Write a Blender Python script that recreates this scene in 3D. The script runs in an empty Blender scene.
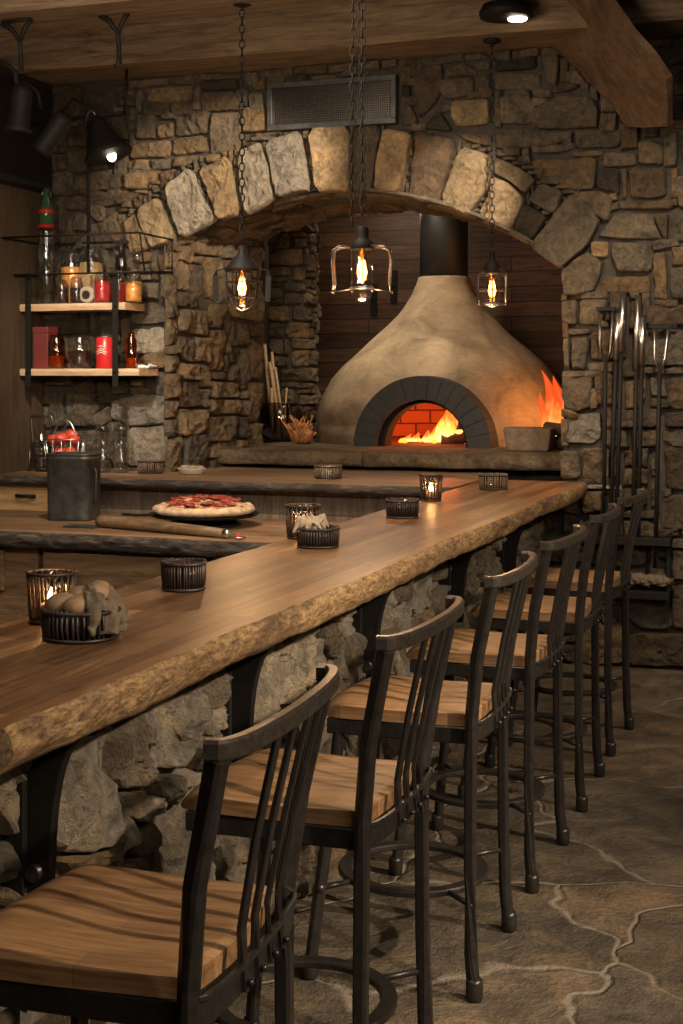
import bpy, bmesh, math, random
from mathutils import Vector, Matrix, noise
PI = math.pi
R = random.Random(7)
scn = bpy.context.scene
COL = scn.collection

# ------------------------------------------------------------------ camera
CAMZ = 1.68; F = 1400.0
YAW = math.radians(19.25)
FX, FY = -math.sin(YAW), math.cos(YAW)
RX, RY = math.cos(YAW), math.sin(YAW)
cd = bpy.data.cameras.new('camera'); cam = bpy.data.objects.new('camera', cd); COL.objects.link(cam)
cam.location = (0, 0, CAMZ); cam.rotation_euler = (PI/2, 0, YAW)
cd.sensor_fit = 'HORIZONTAL'; cd.sensor_width = 36; cd.lens = 36*F/683.0
cd.shift_y = -134/683.0; cd.clip_start = 0.05
scn.camera = cam

def onY(px, py, Y):      # a photographed point on a plane parallel to the back wall -> (X, z)
    k = (px-341.5)/F
    X = (k*FY*Y - RY*Y)/(RX - k*FX)
    d = FX*X+FY*Y
    return X, CAMZ-(py-378)*d/F
def onX(px, py, X):      # on a plane parallel to the bar front -> (Y, z)
    k = (px-341.5)/F
    Y = (k*FX*X - RX*X)/(RY - k*FY)
    d = FX*X+FY*Y
    return Y, CAMZ-(py-378)*d/F

# ------------------------------------------------------------------ materials
def newmat(name):
    m = bpy.data.materials.new(name); m.use_nodes = True
    nt = m.node_tree; b = nt.nodes['Principled BSDF']
    return m, nt, b
def N(nt, t, **kw):
    n = nt.nodes.new(t)
    for k, v in kw.items():
        if k in n.inputs: n.inputs[k].default_value = v
        else: setattr(n, k, v)
    return n
def coords(nt, scale=(1,1,1), rot=(0,0,0), kind='Object'):
    tc = N(nt, 'ShaderNodeTexCoord'); mp = N(nt, 'ShaderNodeMapping')
    mp.inputs['Scale'].default_value = scale; mp.inputs['Rotation'].default_value = rot
    nt.links.new(tc.outputs[kind], mp.inputs['Vector']); return mp.outputs['Vector']
def ramp(nt, fac, stops):
    r = N(nt, 'ShaderNodeValToRGB'); cr = r.color_ramp
    while len(cr.elements) < len(stops): cr.elements.new(.5)
    for e, (p, c) in zip(cr.elements, stops):
        e.position = p; e.color = (*c, 1) if len(c) == 3 else c
    nt.links.new(fac, r.inputs['Fac']); return r.outputs['Color']
def mixc(nt, a, b, fac, mode='MIX'):
    n = N(nt, 'ShaderNodeMix', data_type='RGBA', blend_type=mode)
    for s, v in ((0, fac), (6, a), (7, b)):
        if hasattr(v, 'is_output') or hasattr(v, 'node'): nt.links.new(v, n.inputs[s])
        else: n.inputs[s].default_value = v if s == 0 else (*v, 1) if len(v) == 3 else v
    return n.outputs[2]
def noi(nt, vec, scale, detail=4, rough=.6, dist=0):
    n = N(nt, 'ShaderNodeTexNoise'); n.inputs['Scale'].default_value = scale
    n.inputs['Detail'].default_value = detail; n.inputs['Roughness'].default_value = rough
    n.inputs['Distortion'].default_value = dist
    nt.links.new(vec, n.inputs['Vector']); return n.outputs['Fac']
def bump(nt, b, h, strength=.5, dist=.01):
    n = N(nt, 'ShaderNodeBump'); n.inputs['Strength'].default_value = strength
    n.inputs['Distance'].default_value = dist
    nt.links.new(h, n.inputs['Height']); nt.links.new(n.outputs['Normal'], b.inputs['Normal'])
def addm(nt, a, b, k=1.0):
    n = N(nt, 'ShaderNodeMath', operation='MULTIPLY_ADD'); nt.links.new(b, n.inputs[0])
    n.inputs[1].default_value = k; nt.links.new(a, n.inputs[2]); return n.outputs[0]

def plain(name, c, rough=.5, metal=0, bumpy=0, var=.25, sc=30, spec=None):
    m, nt, b = newmat(name)
    v = coords(nt); f = noi(nt, v, sc)
    lo = tuple(x*(1-var) for x in c); hi = tuple(min(1, x*(1+var)) for x in c)
    nt.links.new(ramp(nt, f, [(.3, lo), (.7, hi)]), b.inputs['Base Color'])
    b.inputs['Roughness'].default_value = rough; b.inputs['Metallic'].default_value = metal
    if bumpy: bump(nt, b, f, bumpy, .004)
    if spec is not None: b.inputs['Specular IOR Level'].default_value = spec
    return m

def stone_mat(name, tint=(1, 1, 1), amp=1):
    m, nt, b = newmat(name)
    at = N(nt, 'ShaderNodeAttribute', attribute_name='Col')
    v = coords(nt)
    big = noi(nt, v, 7, 5, .65, .4); mid = noi(nt, v, 30, 8, .78, .6); fine = noi(nt, v, 130, 4, .7)
    c1 = ramp(nt, big, [(.3, (.50, .48, .45)), (.5, (1, 1, 1)), (.70, (1.35, 1.22, 1.0))])
    c2 = ramp(nt, mid, [(.34, (.32, .30, .29)), (.5, (.95, .95, .95)), (.66, (1.6, 1.55, 1.45))])
    c = mixc(nt, at.outputs['Color'], c1, 1.0, 'MULTIPLY')
    c = mixc(nt, c, c2, .6, 'MULTIPLY')
    c = mixc(nt, c, tint, 1.0, 'MULTIPLY')
    nt.links.new(c, b.inputs['Base Color'])
    b.inputs['Roughness'].default_value = .9; b.inputs['Specular IOR Level'].default_value = .25
    rd = N(nt, 'ShaderNodeTexNoise', noise_type='RIDGED_MULTIFRACTAL'); rd.inputs['Scale'].default_value = 9; rd.inputs['Detail'].default_value = 5
    nt.links.new(v, rd.inputs['Vector'])
    h = addm(nt, addm(nt, addm(nt, big, mid, .9), fine, .3), rd.outputs['Fac'], .25)
    bump(nt, b, h, 1.0*amp, .055)
    return m

def wood_mat(name, cols, scale=(1, 1, 1), rough=.45, grain=1.0, planks=None, bmp=.35, knots=True, spec=.4):
    """cols dark/mid/light, the grain runs along the axis whose scale is small"""
    m, nt, b = newmat(name)
    v = coords(nt, scale)
    g = noi(nt, v, 3.2, 7, .62, .8); g2 = noi(nt, v, 14, 5, .7, .3)
    c = ramp(nt, g, [(.27, cols[0]), (.5, cols[1]), (.72, cols[2])])
    c = mixc(nt, c, ramp(nt, g2, [(.3, (.55, .5, .46)), (.55, (1, 1, 1)), (.8, (1.12, 1.1, 1.05))]), .75*grain, 'MULTIPLY')
    if planks:
        v2 = coords(nt, planks['scale'], planks.get('rot', (0, 0, 0)))
        br = N(nt, 'ShaderNodeTexBrick'); br.inputs['Scale'].default_value = 1
        br.inputs['Mortar Size'].default_value = planks.get('gap', .006); br.inputs['Brick Width'].default_value = planks['len']
        br.inputs['Row Height'].default_value = planks['w']; br.offset = .37; br.inputs['Mortar Smooth'].default_value = .2
        br.inputs['Color1'].default_value = (.42, .38, .34, 1); br.inputs['Color2'].default_value = (1.35, 1.3, 1.2, 1)
        br.inputs['Mortar'].default_value = (.12, .1, .08, 1); br.inputs['Bias'].default_value = 0
        nt.links.new(v2, br.inputs['Vector'])
        c = mixc(nt, c, br.outputs['Color'], planks.get('k', .8), 'MULTIPLY')
    if knots:
        v3 = coords(nt, tuple(max(s, .45*max(scale)) for s in scale)); k = noi(nt, v3, 1.3, 3, .5)
        c = mixc(nt, c, ramp(nt, k, [(.25, (.5, .42, .35)), (.42, (1, 1, 1))]), .8, 'MULTIPLY')
    nt.links.new(c, b.inputs['Base Color'])
    b.inputs['Roughness'].default_value = rough; b.inputs['Specular IOR Level'].default_value = spec
    bump(nt, b, addm(nt, g, g2, .6), bmp, .006)
    return m

def glass_mat(name, tint=(.9, .93, .92), trans=.8, rough=.05):
    m, nt, b = newmat(name); nt.nodes.remove(b)
    t = N(nt, 'ShaderNodeBsdfTransparent'); t.inputs['Color'].default_value = (*tint, 1)
    g = N(nt, 'ShaderNodeBsdfGlossy'); g.inputs['Roughness'].default_value = rough; g.inputs['Color'].default_value = (.9, .9, .9, 1)
    fr = N(nt, 'ShaderNodeLayerWeight'); fr.inputs['Blend'].default_value = .25
    mr = N(nt, 'ShaderNodeMapRange'); mr.inputs['To Min'].default_value = (1-trans)*.5; mr.inputs['To Max'].default_value = .45
    nt.links.new(fr.outputs['Facing'], mr.inputs['Value'])
    mx = N(nt, 'ShaderNodeMixShader'); nt.links.new(mr.outputs[0], mx.inputs[0])
    nt.links.new(t.outputs[0], mx.inputs[1]); nt.links.new(g.outputs[0], mx.inputs[2])
    nt.links.new(mx.outputs[0], nt.nodes['Material Output'].inputs['Surface'])
    return m
def emis(name, c, s):
    m, nt, b = newmat(name); b.inputs['Base Color'].default_value = (*c, 1)
    b.inputs['Emission Color'].default_value = (*c, 1); b.inputs['Emission Strength'].default_value = s
    return m
def flame_mat(name, s):
    m, nt, b = newmat(name)
    tc = N(nt, 'ShaderNodeTexCoord'); sp = N(nt, 'ShaderNodeSeparateXYZ'); nt.links.new(tc.outputs['Generated'], sp.inputs[0])
    n = noi(nt, coords(nt, (1, 1, .4)), 38, 3)
    h = addm(nt, sp.outputs['Z'], n, .8)
    c = ramp(nt, h, [(.35, (1, .58, .18)), (.75, (1, .27, .04)), (1.0, (.8, .07, .008))])
    nt.links.new(c, b.inputs['Emission Color']); b.inputs['Emission Strength'].default_value = s
    b.inputs['Base Color'].default_value = (.1, .03, 0, 1)
    return m

M = {}
M['stone'] = stone_mat('wall_stone')
M['barstone'] = stone_mat('bar_stone', (1.4, 1.36, 1.3), 1.1)
M['mortar'] = plain('mortar', (.045, .036, .027), .95, 0, .6, .4, 20)
M['barmortar'] = plain('bar_mortar', (.12, .10, .078), .95, 0, .8, .45, 25)
M['steel'] = plain('black_steel', (.036, .031, .027), .34, .5, .1, .3, 40)
M['railsteel'] = plain('worn_dark_steel', (.15, .125, .105), .3, .85, .15, .35, 60)
M['iron'] = plain('black_iron', (.010, .0085, .007), .6, .0, .3, .3, 50, .18)
M['brightsteel'] = plain('brushed_steel', (.55, .52, .48), .28, 1, 0, .1, 60)
M['zinc'] = plain('aged_zinc', (.075, .075, .07), .42, .6, .2, .45, 12)
M['bartop'] = wood_mat('bar_top_wood', [(.13, .062, .028), (.18, .095, .043), (.29, .165, .08)], (14, 1, 14), .36,
                       1, dict(scale=(1, 1, 1), rot=(0, 0, PI/2), len=1.1, w=.05, gap=.0008, k=.85), .12, True, .5)
def edge_mat():
    m, nt, b = newmat('chiselled_wood_edge')
    v = coords(nt, (1, .30, .9)); a = noi(nt, v, 75, 7, .8, .25); g = noi(nt, coords(nt, (1, .4, 1)), 5, 4, .6)
    c = ramp(nt, a, [(.33, (.04, .02, .01)), (.46, (.2, .11, .045)), (.66, (.52, .34, .15))])
    c = mixc(nt, c, ramp(nt, g, [(.36, (.30, .27, .27)), (.5, (1, 1, 1))]), .85, 'MULTIPLY')
    nt.links.new(c, b.inputs['Base Color']); b.inputs['Roughness'].default_value = .6
    bump(nt, b, a, .9, .012); return m
M['baredge'] = edge_mat()
M['counter'] = wood_mat('counter_wood', [(.10, .055, .028), (.24, .145, .08), (.34, .22, .13)], (1, 12, 12), .5,
                        1, dict(scale=(1, 1, 1), len=1.6, w=.14, gap=.002, k=.5), .2)
M['bark'] = wood_mat('dark_bark', [(.012, .010, .009), (.045, .036, .03), (.16, .12, .085)], (2.5, 6, 14), .75, 1, None, 1.0, False)
M['seat'] = wood_mat('seat_wood', [(.15, .075, .032), (.275, .155, .072), (.38, .23, .118)], (.9, 9, 9), .42, .8,
                     dict(scale=(1, 1, 1), len=3, w=.075, gap=.0012, k=.35), .15, True, .4)
M['beam'] = wood_mat('beam_wood', [(.075, .045, .025), (.18, .118, .066), (.28, .195, .115)], (.7, 8, 8), .7, 1, None, .5)
M['brace'] = wood_mat('brace_wood', [(.045, .025, .012), (.095, .054, .027), (.15, .09, .046)], (4, 4, 1.5), .75, 1, None, .8)
M['panel'] = wood_mat('panel_wood', [(.045, .030, .018), (.08, .054, .033), (.11, .078, .047)], (6, 6, .8), .6, 1, None, .2, False)
M['backplank'] = wood_mat('back_planks', [(.035, .018, .010), (.085, .042, .022), (.14, .075, .04)], (1, 12, 12), .6, 1,
                          dict(scale=(1, 1, 1), rot=(PI/2, 0, 0), len=1.3, w=.13, gap=.006, k=.9), .3)
M['ceil'] = wood_mat('ceiling_wood', [(.03, .018, .01), (.07, .042, .022), (.11, .07, .04)], (1, 10, 10), .8, 1, None, .3)
M['oak'] = wood_mat('pale_oak', [(.26, .155, .06), (.42, .27, .12), (.55, .37, .18)], (1, 9, 9), .5, .7, None, .15, False)
M['cab'] = wood_mat('cabinet_wood', [(.07, .04, .02), (.14, .085, .045), (.2, .125, .07)], (1, 9, 9), .55, 1, None, .2)
M['boards'] = wood_mat('weathered_boards', [(.06, .045, .032), (.14, .11, .08), (.2, .16, .12)], (9, 9, .9), .8, 1,
                       dict(scale=(1, 1, 1), rot=(PI/2, PI/2, 0), len=2, w=.11, gap=.004, k=.7), .5)
M['shelfwood'] = wood_mat('shelf_wood', [(.36, .22, .11), (.52, .35, .2), (.62, .46, .28)], (1, 10, 10), .6, .7, None, .3, False)
def clay():
    m, nt, b = newmat('clay_plaster')
    v = coords(nt, (1, 1, 1)); a = noi(nt, v, 3, 6, .6, .5); f = noi(nt, coords(nt, (1, 1, 3)), 18, 6, .7)
    c = ramp(nt, a, [(.3, (.12, .086, .048)), (.5, (.24, .178, .108)), (.7, (.34, .26, .165))])
    c = mixc(nt, c, ramp(nt, f, [(.3, (.7, .67, .62)), (.6, (1.05, 1.03, 1))]), .7, 'MULTIPLY')
    nt.links.new(c, b.inputs['Base Color']); b.inputs['Roughness'].default_value = .85
    bump(nt, b, addm(nt, a, f, .5), .35, .015); return m
M['clay'] = clay()
M['trough'] = plain('trough_clay', (.16, .115, .075), .85, 0, .5, .3, 20)
def brickin():
    m, nt, b = newmat('oven_firebrick')
    br = N(nt, 'ShaderNodeTexBrick'); br.inputs['Scale'].default_value = 1; br.inputs['Brick Width'].default_value = .22
    br.inputs['Row Height'].default_value = .11; br.inputs['Mortar Size'].default_value = .007
    br.inputs['Color1'].default_value = (.34, .15, .09, 1); br.inputs['Color2'].default_value = (.46, .22, .13, 1)
    br.inputs['Mortar'].default_value = (.08, .04, .03, 1)
    nt.links.new(coords(nt, (1, 1, 1), (PI/2, 0, 0)), br.inputs['Vector'])
    nt.links.new(br.outputs['Color'], b.inputs['Base Color']); b.inputs['Roughness'].default_value = .9; return m
M['brickin'] = brickin()
M['slate'] = plain('dark_slate_ring', (.026, .025, .024), .62, 0, .5, .3, 25)
M['slab'] = stone_mat('hearth_stone')
M['soot'] = plain('soot', (.006, .005, .005), .9, 0, .3, .3, 20)
M['log'] = plain('charred_log', (.075, .045, .028), .9, 0, .9, .6, 30)
M['glass'] = glass_mat('clear_glass', (.93, .94, .93), .86)
M['smoke'] = glass_mat('smoky_glass', (.66, .6, .54), .9)
M['amber'] = glass_mat('amber_glass', (.75, .45, .2), .8)
M['wire'] = plain('dark_wire', (.04, .03, .024), .45, .5, .1, .3, 50)
M['twig'] = plain('twigs', (.12, .08, .05), .75, 0, .6, .5, 60)
M['bread'] = plain('bread', (.20, .125, .062), .7, 0, .4, .3, 25)
M['cloth'] = plain('cream_linen', (.32, .25, .17), .9, 0, .3, .2, 20)
M['burlap'] = plain('olive_linen', (.11, .08, .048), .95, 0, .5, .3, 60)
M['white'] = plain('white_china', (.75, .7, .6), .3, 0, 0, .05, 10)
M['wax'] = plain('candle_wax', (.85, .72, .5), .5, 0, 0, .05, 10)
M['red'] = plain('red_enamel', (.5, .02, .02), .3, 0, 0, .2, 10)
M['darkred'] = plain('dark_red_card', (.13, .018, .014), .6, 0, 0, .2, 10)
M['redfruit'] = plain('red_peppers', (.5, .06, .03), .35, 0, .3, .4, 30)
M['orange'] = plain('orange_preserve', (.8, .33, .07), .4, 0, 0, .3, 25)
M['tan'] = plain('dried_mushrooms', (.5, .3, .14), .8, 0, .6, .4, 40)
M['green'] = plain('green_glass_bottle', (.03, .08, .03), .15, 0, 0, .2, 10)
M['dark'] = plain('dark_preserve', (.035, .015, .012), .2, 0, 0, .3, 20)
M['blackpaint'] = plain('black_paint', (.012, .011, .010), .5, 0, 0, .2, 20)
M['copper'] = plain('dried_stalks', (.42, .17, .05), .8, 0, .6, .5, 40)
M['crust'] = plain('pizza_crust', (.52, .37, .23), .75, 0, .5, .4, 22)
def pizza_top():
    m, nt, b = newmat('pizza_topping'); v = coords(nt)
    a = noi(nt, v, 22, 5, .6, .5); s = noi(nt, v, 60, 3)
    c = ramp(nt, a, [(.34, (.2, .03, .015)), (.45, (.36, .07, .035)), (.50, (.5, .3, .15)), (.62, (.66, .5, .3))])
    nt.links.new(c, b.inputs['Base Color']); b.inputs['Roughness'].default_value = .4
    bump(nt, b, addm(nt, a, s, .5), .8, .01); return m
M['pizzatop'] = pizza_top()
M['salami'] = plain('cured_meat', (.24, .035, .02), .45, 0, .3, .4, 40)
M['bulb'] = emis('bulb_filament', (1, .50, .18), 22)
M['bulbglow'] = emis('bulb_core', (1, .46, .14), 4.5)
M['candleflame'] = emis('candle_flame', (1, .62, .25), 30)
M['flame'] = flame_mat('fire_flame', 1.5)
M['redflame'] = flame_mat('side_flame', .55)
M['ember'] = emis('embers', (1, .16, .02), 2.2)
M['lens'] = emis('lamp_lens', (1, .85, .65), 6)
def floor_mat():
    m, nt, b = newmat('flagstone_floor'); v = coords(nt)
    dn = N(nt, 'ShaderNodeTexNoise'); dn.inputs['Scale'].default_value = 2.2; dn.inputs['Detail'].default_value = 2.5
    nt.links.new(v, dn.inputs['Vector'])
    vm = N(nt, 'ShaderNodeVectorMath', operation='MULTIPLY_ADD'); nt.links.new(dn.outputs['Color'], vm.inputs[0])
    vm.inputs[1].default_value = (.55, .55, 0); nt.links.new(v, vm.inputs[2])
    ed = N(nt, 'ShaderNodeTexVoronoi', feature='DISTANCE_TO_EDGE'); ed.inputs['Scale'].default_value = .95; nt.links.new(vm.outputs[0], ed.inputs['Vector'])
    ce = N(nt, 'ShaderNodeTexVoronoi', feature='F1'); ce.inputs['Scale'].default_value = .95; nt.links.new(vm.outputs[0], ce.inputs['Vector'])
    cell = ramp(nt, ce.outputs['Color'], [(.2, (.085, .066, .044)), (.45, (.15, .105, .062)), (.6, (.11, .09, .065)), (.8, (.18, .12, .063))])
    a = noi(nt, v, 5, 7, .65, .5); f = noi(nt, v, 45, 5, .7)
    cell = mixc(nt, cell, ramp(nt, a, [(.32, (.4, .38, .36)), (.5, (1, 1, 1)), (.68, (1.9, 1.7, 1.4))]), .9, 'MULTIPLY')
    cell = mixc(nt, cell, ramp(nt, f, [(.3, (.6, .6, .6)), (.6, (1.1, 1.1, 1.1))]), .6, 'MULTIPLY')
    g = N(nt, 'ShaderNodeMapRange'); g.inputs['From Min'].default_value = .002; g.inputs['From Max'].default_value = .010
    nt.links.new(ed.outputs['Distance'], g.inputs['Value'])
    gm = mixc(nt, (.22, .18, .13), cell, g.outputs[0])
    nt.links.new(gm, b.inputs['Base Color'])
    b.inputs['Roughness'].default_value = .5
    rr = N(nt, 'ShaderNodeMapRange'); rr.inputs['To Min'].default_value = .35; rr.inputs['To Max'].default_value = .75
    nt.links.new(f, rr.inputs['Value']); nt.links.new(rr.outputs[0], b.inputs['Roughness'])
    bump(nt, b, addm(nt, addm(nt, a, f, .3), g.outputs[0], .25), .9, .05)
    return m
M['floor'] = floor_mat()

# ------------------------------------------------------------------ geometry helpers
def box(bm, x0, x1, y0, y1, z0, z1, mi=0):
    vs = [bm.verts.new(p) for p in ((x0,y0,z0),(x1,y0,z0),(x1,y1,z0),(x0,y1,z0),(x0,y0,z1),(x1,y0,z1),(x1,y1,z1),(x0,y1,z1))]
    for f in ((0,3,2,1),(4,5,6,7),(0,1,5,4),(1,2,6,5),(2,3,7,6),(3,0,4,7)):
        bm.faces.new([vs[i] for i in f]).material_index = mi
def frames(pts, closed=False):
    out = []; n = len(pts); up = Vector((0, 0, 1))
    for i in range(n):
        a = pts[(i-1) % n] if (closed or i > 0) else pts[i]
        b = pts[(i+1) % n] if (closed or i < n-1) else pts[i]
        t = (b-a).normalized()
        s = t.cross(up)
        if s.length < .05: s = t.cross(Vector((0, 1, 0)))
        s.normalize()
        if out and s.dot(out[-1][0]) < 0 and abs(t.z) > .9: s = -s
        out.append((s, s.cross(t).normalized()))
    return out
def sweep(bm, pts, prof, closed=False, mi=0, scales=None, smooth=True):
    """profile points (a, b) in side/up axes along a path"""
    pts = [Vector(p) for p in pts]; fr = frames(pts, closed); rings = []
    for i, p in enumerate(pts):
        k = scales[i] if scales else 1
        rings.append([bm.verts.new(p + fr[i][0]*a*k + fr[i][1]*b*k) for a, b in prof])
    m = len(prof); n = len(pts)
    for i in range(n if closed else n-1):
        A, B = rings[i], rings[(i+1) % n]
        for j in range(m):
            f = bm.faces.new((A[j], A[(j+1) % m], B[(j+1) % m], B[j])); f.material_index = mi; f.smooth = smooth and not (m == 8 and abs(prof[0][0]-prof[1][0]) < 1e-9)
    if not closed:
        bm.faces.new(rings[0][::-1]).material_index = mi; bm.faces.new(rings[-1]).material_index = mi
def circ(r, n=8): return [(r*math.cos(2*PI*i/n), r*math.sin(2*PI*i/n)) for i in range(n)]
def rect(w, h, c=.15):
    k = min(w, h)*c; a, b = w/2, h/2
    return [(a, -b+k), (a, b-k), (a-k, b), (-a+k, b), (-a, b-k), (-a, -b+k), (-a+k, -b), (a-k, -b)]
def tube(bm, pts, r, n=8, closed=False, mi=0, scales=None): sweep(bm, pts, circ(r, n), closed, mi, scales)
def cyl(bm, p0, p1, r0, r1=None, n=12, mi=0):
    tube(bm, [p0, p1], r0, n, False, mi, [1, (r1 if r1 is not None else r0)/r0])
def lathe(bm, prof, c=(0, 0, 0), n=24, mi=0, flute=0, fn=0, jit=0, smooth=True):
    rings = []
    for (r, z) in prof:
        ring = []
        for i in range(n):
            a = 2*PI*i/n; rr = r*(1+flute*math.cos(fn*a)) if flute else r
            if jit: rr *= 1+jit*noise.noise(Vector((math.cos(a)*2, math.sin(a)*2, z*9+c[0]*7)))
            ring.append(bm.verts.new((c[0]+rr*math.cos(a), c[1]+rr*math.sin(a), c[2]+z)))
        rings.append(ring)
    for A, B in zip(rings, rings[1:]):
        for i in range(n):
            f = bm.faces.new((A[i], A[(i+1) % n], B[(i+1) % n], B[i])); f.material_index = mi; f.smooth = smooth
    for ring, rev in ((rings[0], True), (rings[-1], False)):
        if prof[0 if rev else -1][0] > 1e-4:
            f = bm.faces.new(ring[::-1] if rev else ring); f.material_index = mi
    return rings
def blob(bm, c, r, seed=0, amp=.15, sub=3, sc=(1, 1, 1), fq=1.5, mi=0, rot=0):
    t = bmesh.new(); bmesh.ops.create_icosphere(t, subdivisions=sub, radius=1)
    mp = {}; ca, sa = math.cos(rot), math.sin(rot)
    for v in t.verts:
        p = v.co*(1+amp*noise.fractal(v.co*fq+Vector((seed*3.1, seed, 0)), 1, 2, 3))
        p = Vector((p.x*sc[0], p.y*sc[1], p.z*sc[2]))*r
        p = Vector((p.x*ca-p.y*sa, p.x*sa+p.y*ca, p.z))
        mp[v.index] = bm.verts.new(p+Vector(c))
    for f in t.faces:
        g = bm.faces.new([mp[v.index] for v in f.verts]); g.smooth = True; g.material_index = mi
    t.free()
def prism(bm, poly, axis, a, b, mi=0):
    """extrude a 2-D outline along an axis; poly in the other two axes in order"""
    def P(u, v, w):
        return {'x': (w, u, v), 'y': (u, w, v), 'z': (u, v, w)}[axis]
    A = [bm.verts.new(P(u, v, a)) for u, v in poly]; B = [bm.verts.new(P(u, v, b)) for u, v in poly]
    n = len(poly)
    for i in range(n): bm.faces.new((A[i], A[(i+1) % n], B[(i+1) % n], B[i])).material_index = mi
    bm.faces.new(A[::-1]).material_index = mi; bm.faces.new(B).material_index = mi

def obj(name, bm, mats, parent=None, loc=None, bevel=0, label=None, fix=True):
    if fix: bmesh.ops.recalc_face_normals(bm, faces=bm.faces)
    me = bpy.data.meshes.new(name); bm.to_mesh(me); bm.free()
    for m in (mats if isinstance(mats, (list, tuple)) else [mats]): me.materials.append(M[m] if isinstance(m, str) else m)
    o = bpy.data.objects.new(name, me); COL.objects.link(o)
    if parent: o.parent = parent
    if loc: o.location = loc
    if bevel:
        b = o.modifiers.new('bevel', 'BEVEL'); b.width = bevel; b.segments = 2; b.limit_method = 'ANGLE'
    if label: o['label'] = label
    return o
def thing(name, label, cat, loc=(0, 0, 0), rz=0, group=None):
    o = bpy.data.objects.new(name, None); COL.objects.link(o); o.empty_display_size = .1
    o.location = loc; o.rotation_euler = (0, 0, rz); o['label'] = label; o['category'] = cat
    if group: o['group'] = group
    return o
def tag(o, label, cat, group=None):
    o['label'] = label; o['category'] = cat
    if group: o['group'] = group
    return o
def struct(o): o['kind'] = 'structure'; return o
def nb(): return bmesh.new()
def copy_tree(o, parent=None):
    c = o.copy(); COL.objects.link(c)
    if parent: c.parent = parent
    for ch in o.children: copy_tree(ch, c)
    return c

# ------------------------------------------------------------------ masonry
PAL = {'g': (.165, .135, .098), 'l': (.30, .265, .21), 't': (.225, .16, .092), 'b': (.125, .09, .058), 'd': (.062, .05, .038),
       'o': (.42, .305, .175), 'w': (.42, .37, .295)}
def chaikin(p, k=.22):
    out = []
    for i in range(len(p)):
        a, b = p[i], p[(i+1) % len(p)]
        out.append((a[0]*(1-k)+b[0]*k, a[1]*(1-k)+b[1]*k)); out.append((a[0]*k+b[0]*(1-k), a[1]*k+b[1]*(1-k)))
    return out
def dens(p, step):
    out = []
    for i in range(len(p)):
        a, b = p[i], p[(i+1) % len(p)]; L = math.hypot(b[0]-a[0], b[1]-a[1]); n = max(1, int(L/step))
        for k in range(n): out.append((a[0]+(b[0]-a[0])*k/n, a[1]+(b[1]-a[1])*k/n))
    return out
def stone(bm, cl, poly, fmap, col, D=.05, gap=.008, wob=.007, rnd=.10, rough=.016):
    """one rough stone: outline in wall (u, v), standing D proud of the mortar"""
    cx = sum(p[0] for p in poly)/len(poly); cy = sum(p[1] for p in poly)/len(poly)
    w = max(p[0] for p in poly)-min(p[0] for p in poly); h = max(p[1] for p in poly)-min(p[1] for p in poly)
    s = max(.3, 1-2*gap/max(.03, min(w, h)))
    sx = max(.4, 1-2*gap/max(w, .03)); sy = max(.4, 1-2*gap/max(h, .03))
    p = [(cx+(x-cx)*sx, cy+(y-cy)*sy) for x, y in poly]
    p = dens(chaikin(p, rnd), max(.014, min(w, h)/9))
    sd = R.random()*50
    q = []
    for x, y in p:
        v = noise.noise_vector(Vector((x*9, y*9, sd)))
        q.append((x+v[0]*wob, y+v[1]*wob))
    p = q; n = len(p); tx, ty = R.uniform(-.12, .12), R.uniform(-.12, .12)
    m = min(w, h)
    nr = 3 + min(6, int(m/.035))
    e = min(.35, .009/(m/2))
    ks = [(1.0, -.03), (1.0, .6), (1-e*.35, .88), (1-e*1.1, 1.0)]
    k0 = 1-e*1.1
    for i in range(1, nr): ks.append((k0*(1-i/nr), 1.0+.05*i/nr))
    rings = []
    for k, hh in ks:
        ring = []
        for x, y in p:
            X, Y = cx+(x-cx)*k, cy+(y-cy)*k
            H = D*hh
            if hh > .4:
                H += (noise.fractal(Vector((X*7, Y*7, sd)), 1, 2, 4)*rough*1.5 - abs(noise.noise(Vector((X*15, Y*15, sd+9))))*rough*1.6 + noise.noise(Vector((X*42, Y*42, sd)))*rough*.35) + (X-cx)*tx*.8+(Y-cy)*ty*.8
            ring.append(bm.verts.new(fmap(X, Y, H)))
        rings.append(ring)
    c = bm.verts.new(fmap(cx, cy, D*1.05+noise.fractal(Vector((cx*7, cy*7, sd)), 1, 2, 4)*rough*1.6))
    v = R.uniform(.82, 1.2); hu = R.uniform(-.05, .05); cc = (min(1, col[0]*v*(1+hu)), col[1]*v, col[2]*v*(1-hu), 1)
    fs = []
    for A, B in zip(rings, rings[1:]):
        for i in range(n): fs.append(bm.faces.new((A[i], A[(i+1) % n], B[(i+1) % n], B[i])))
    for i in range(n): fs.append(bm.faces.new((rings[-1][i], rings[-1][(i+1) % n], c)))
    for fi, f in enumerate(fs):
        f.smooth = False
        for l in f.loops: l[cl] = cc
def inpoly(x, y, p):
    r = False; j = len(p)-1
    for i in range(len(p)):
        if (p[i][1] > y) != (p[j][1] > y) and x < (p[j][0]-p[i][0])*(y-p[i][1])/(p[j][1]-p[i][1])+p[i][0]: r = not r
        j = i
    return r
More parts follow.
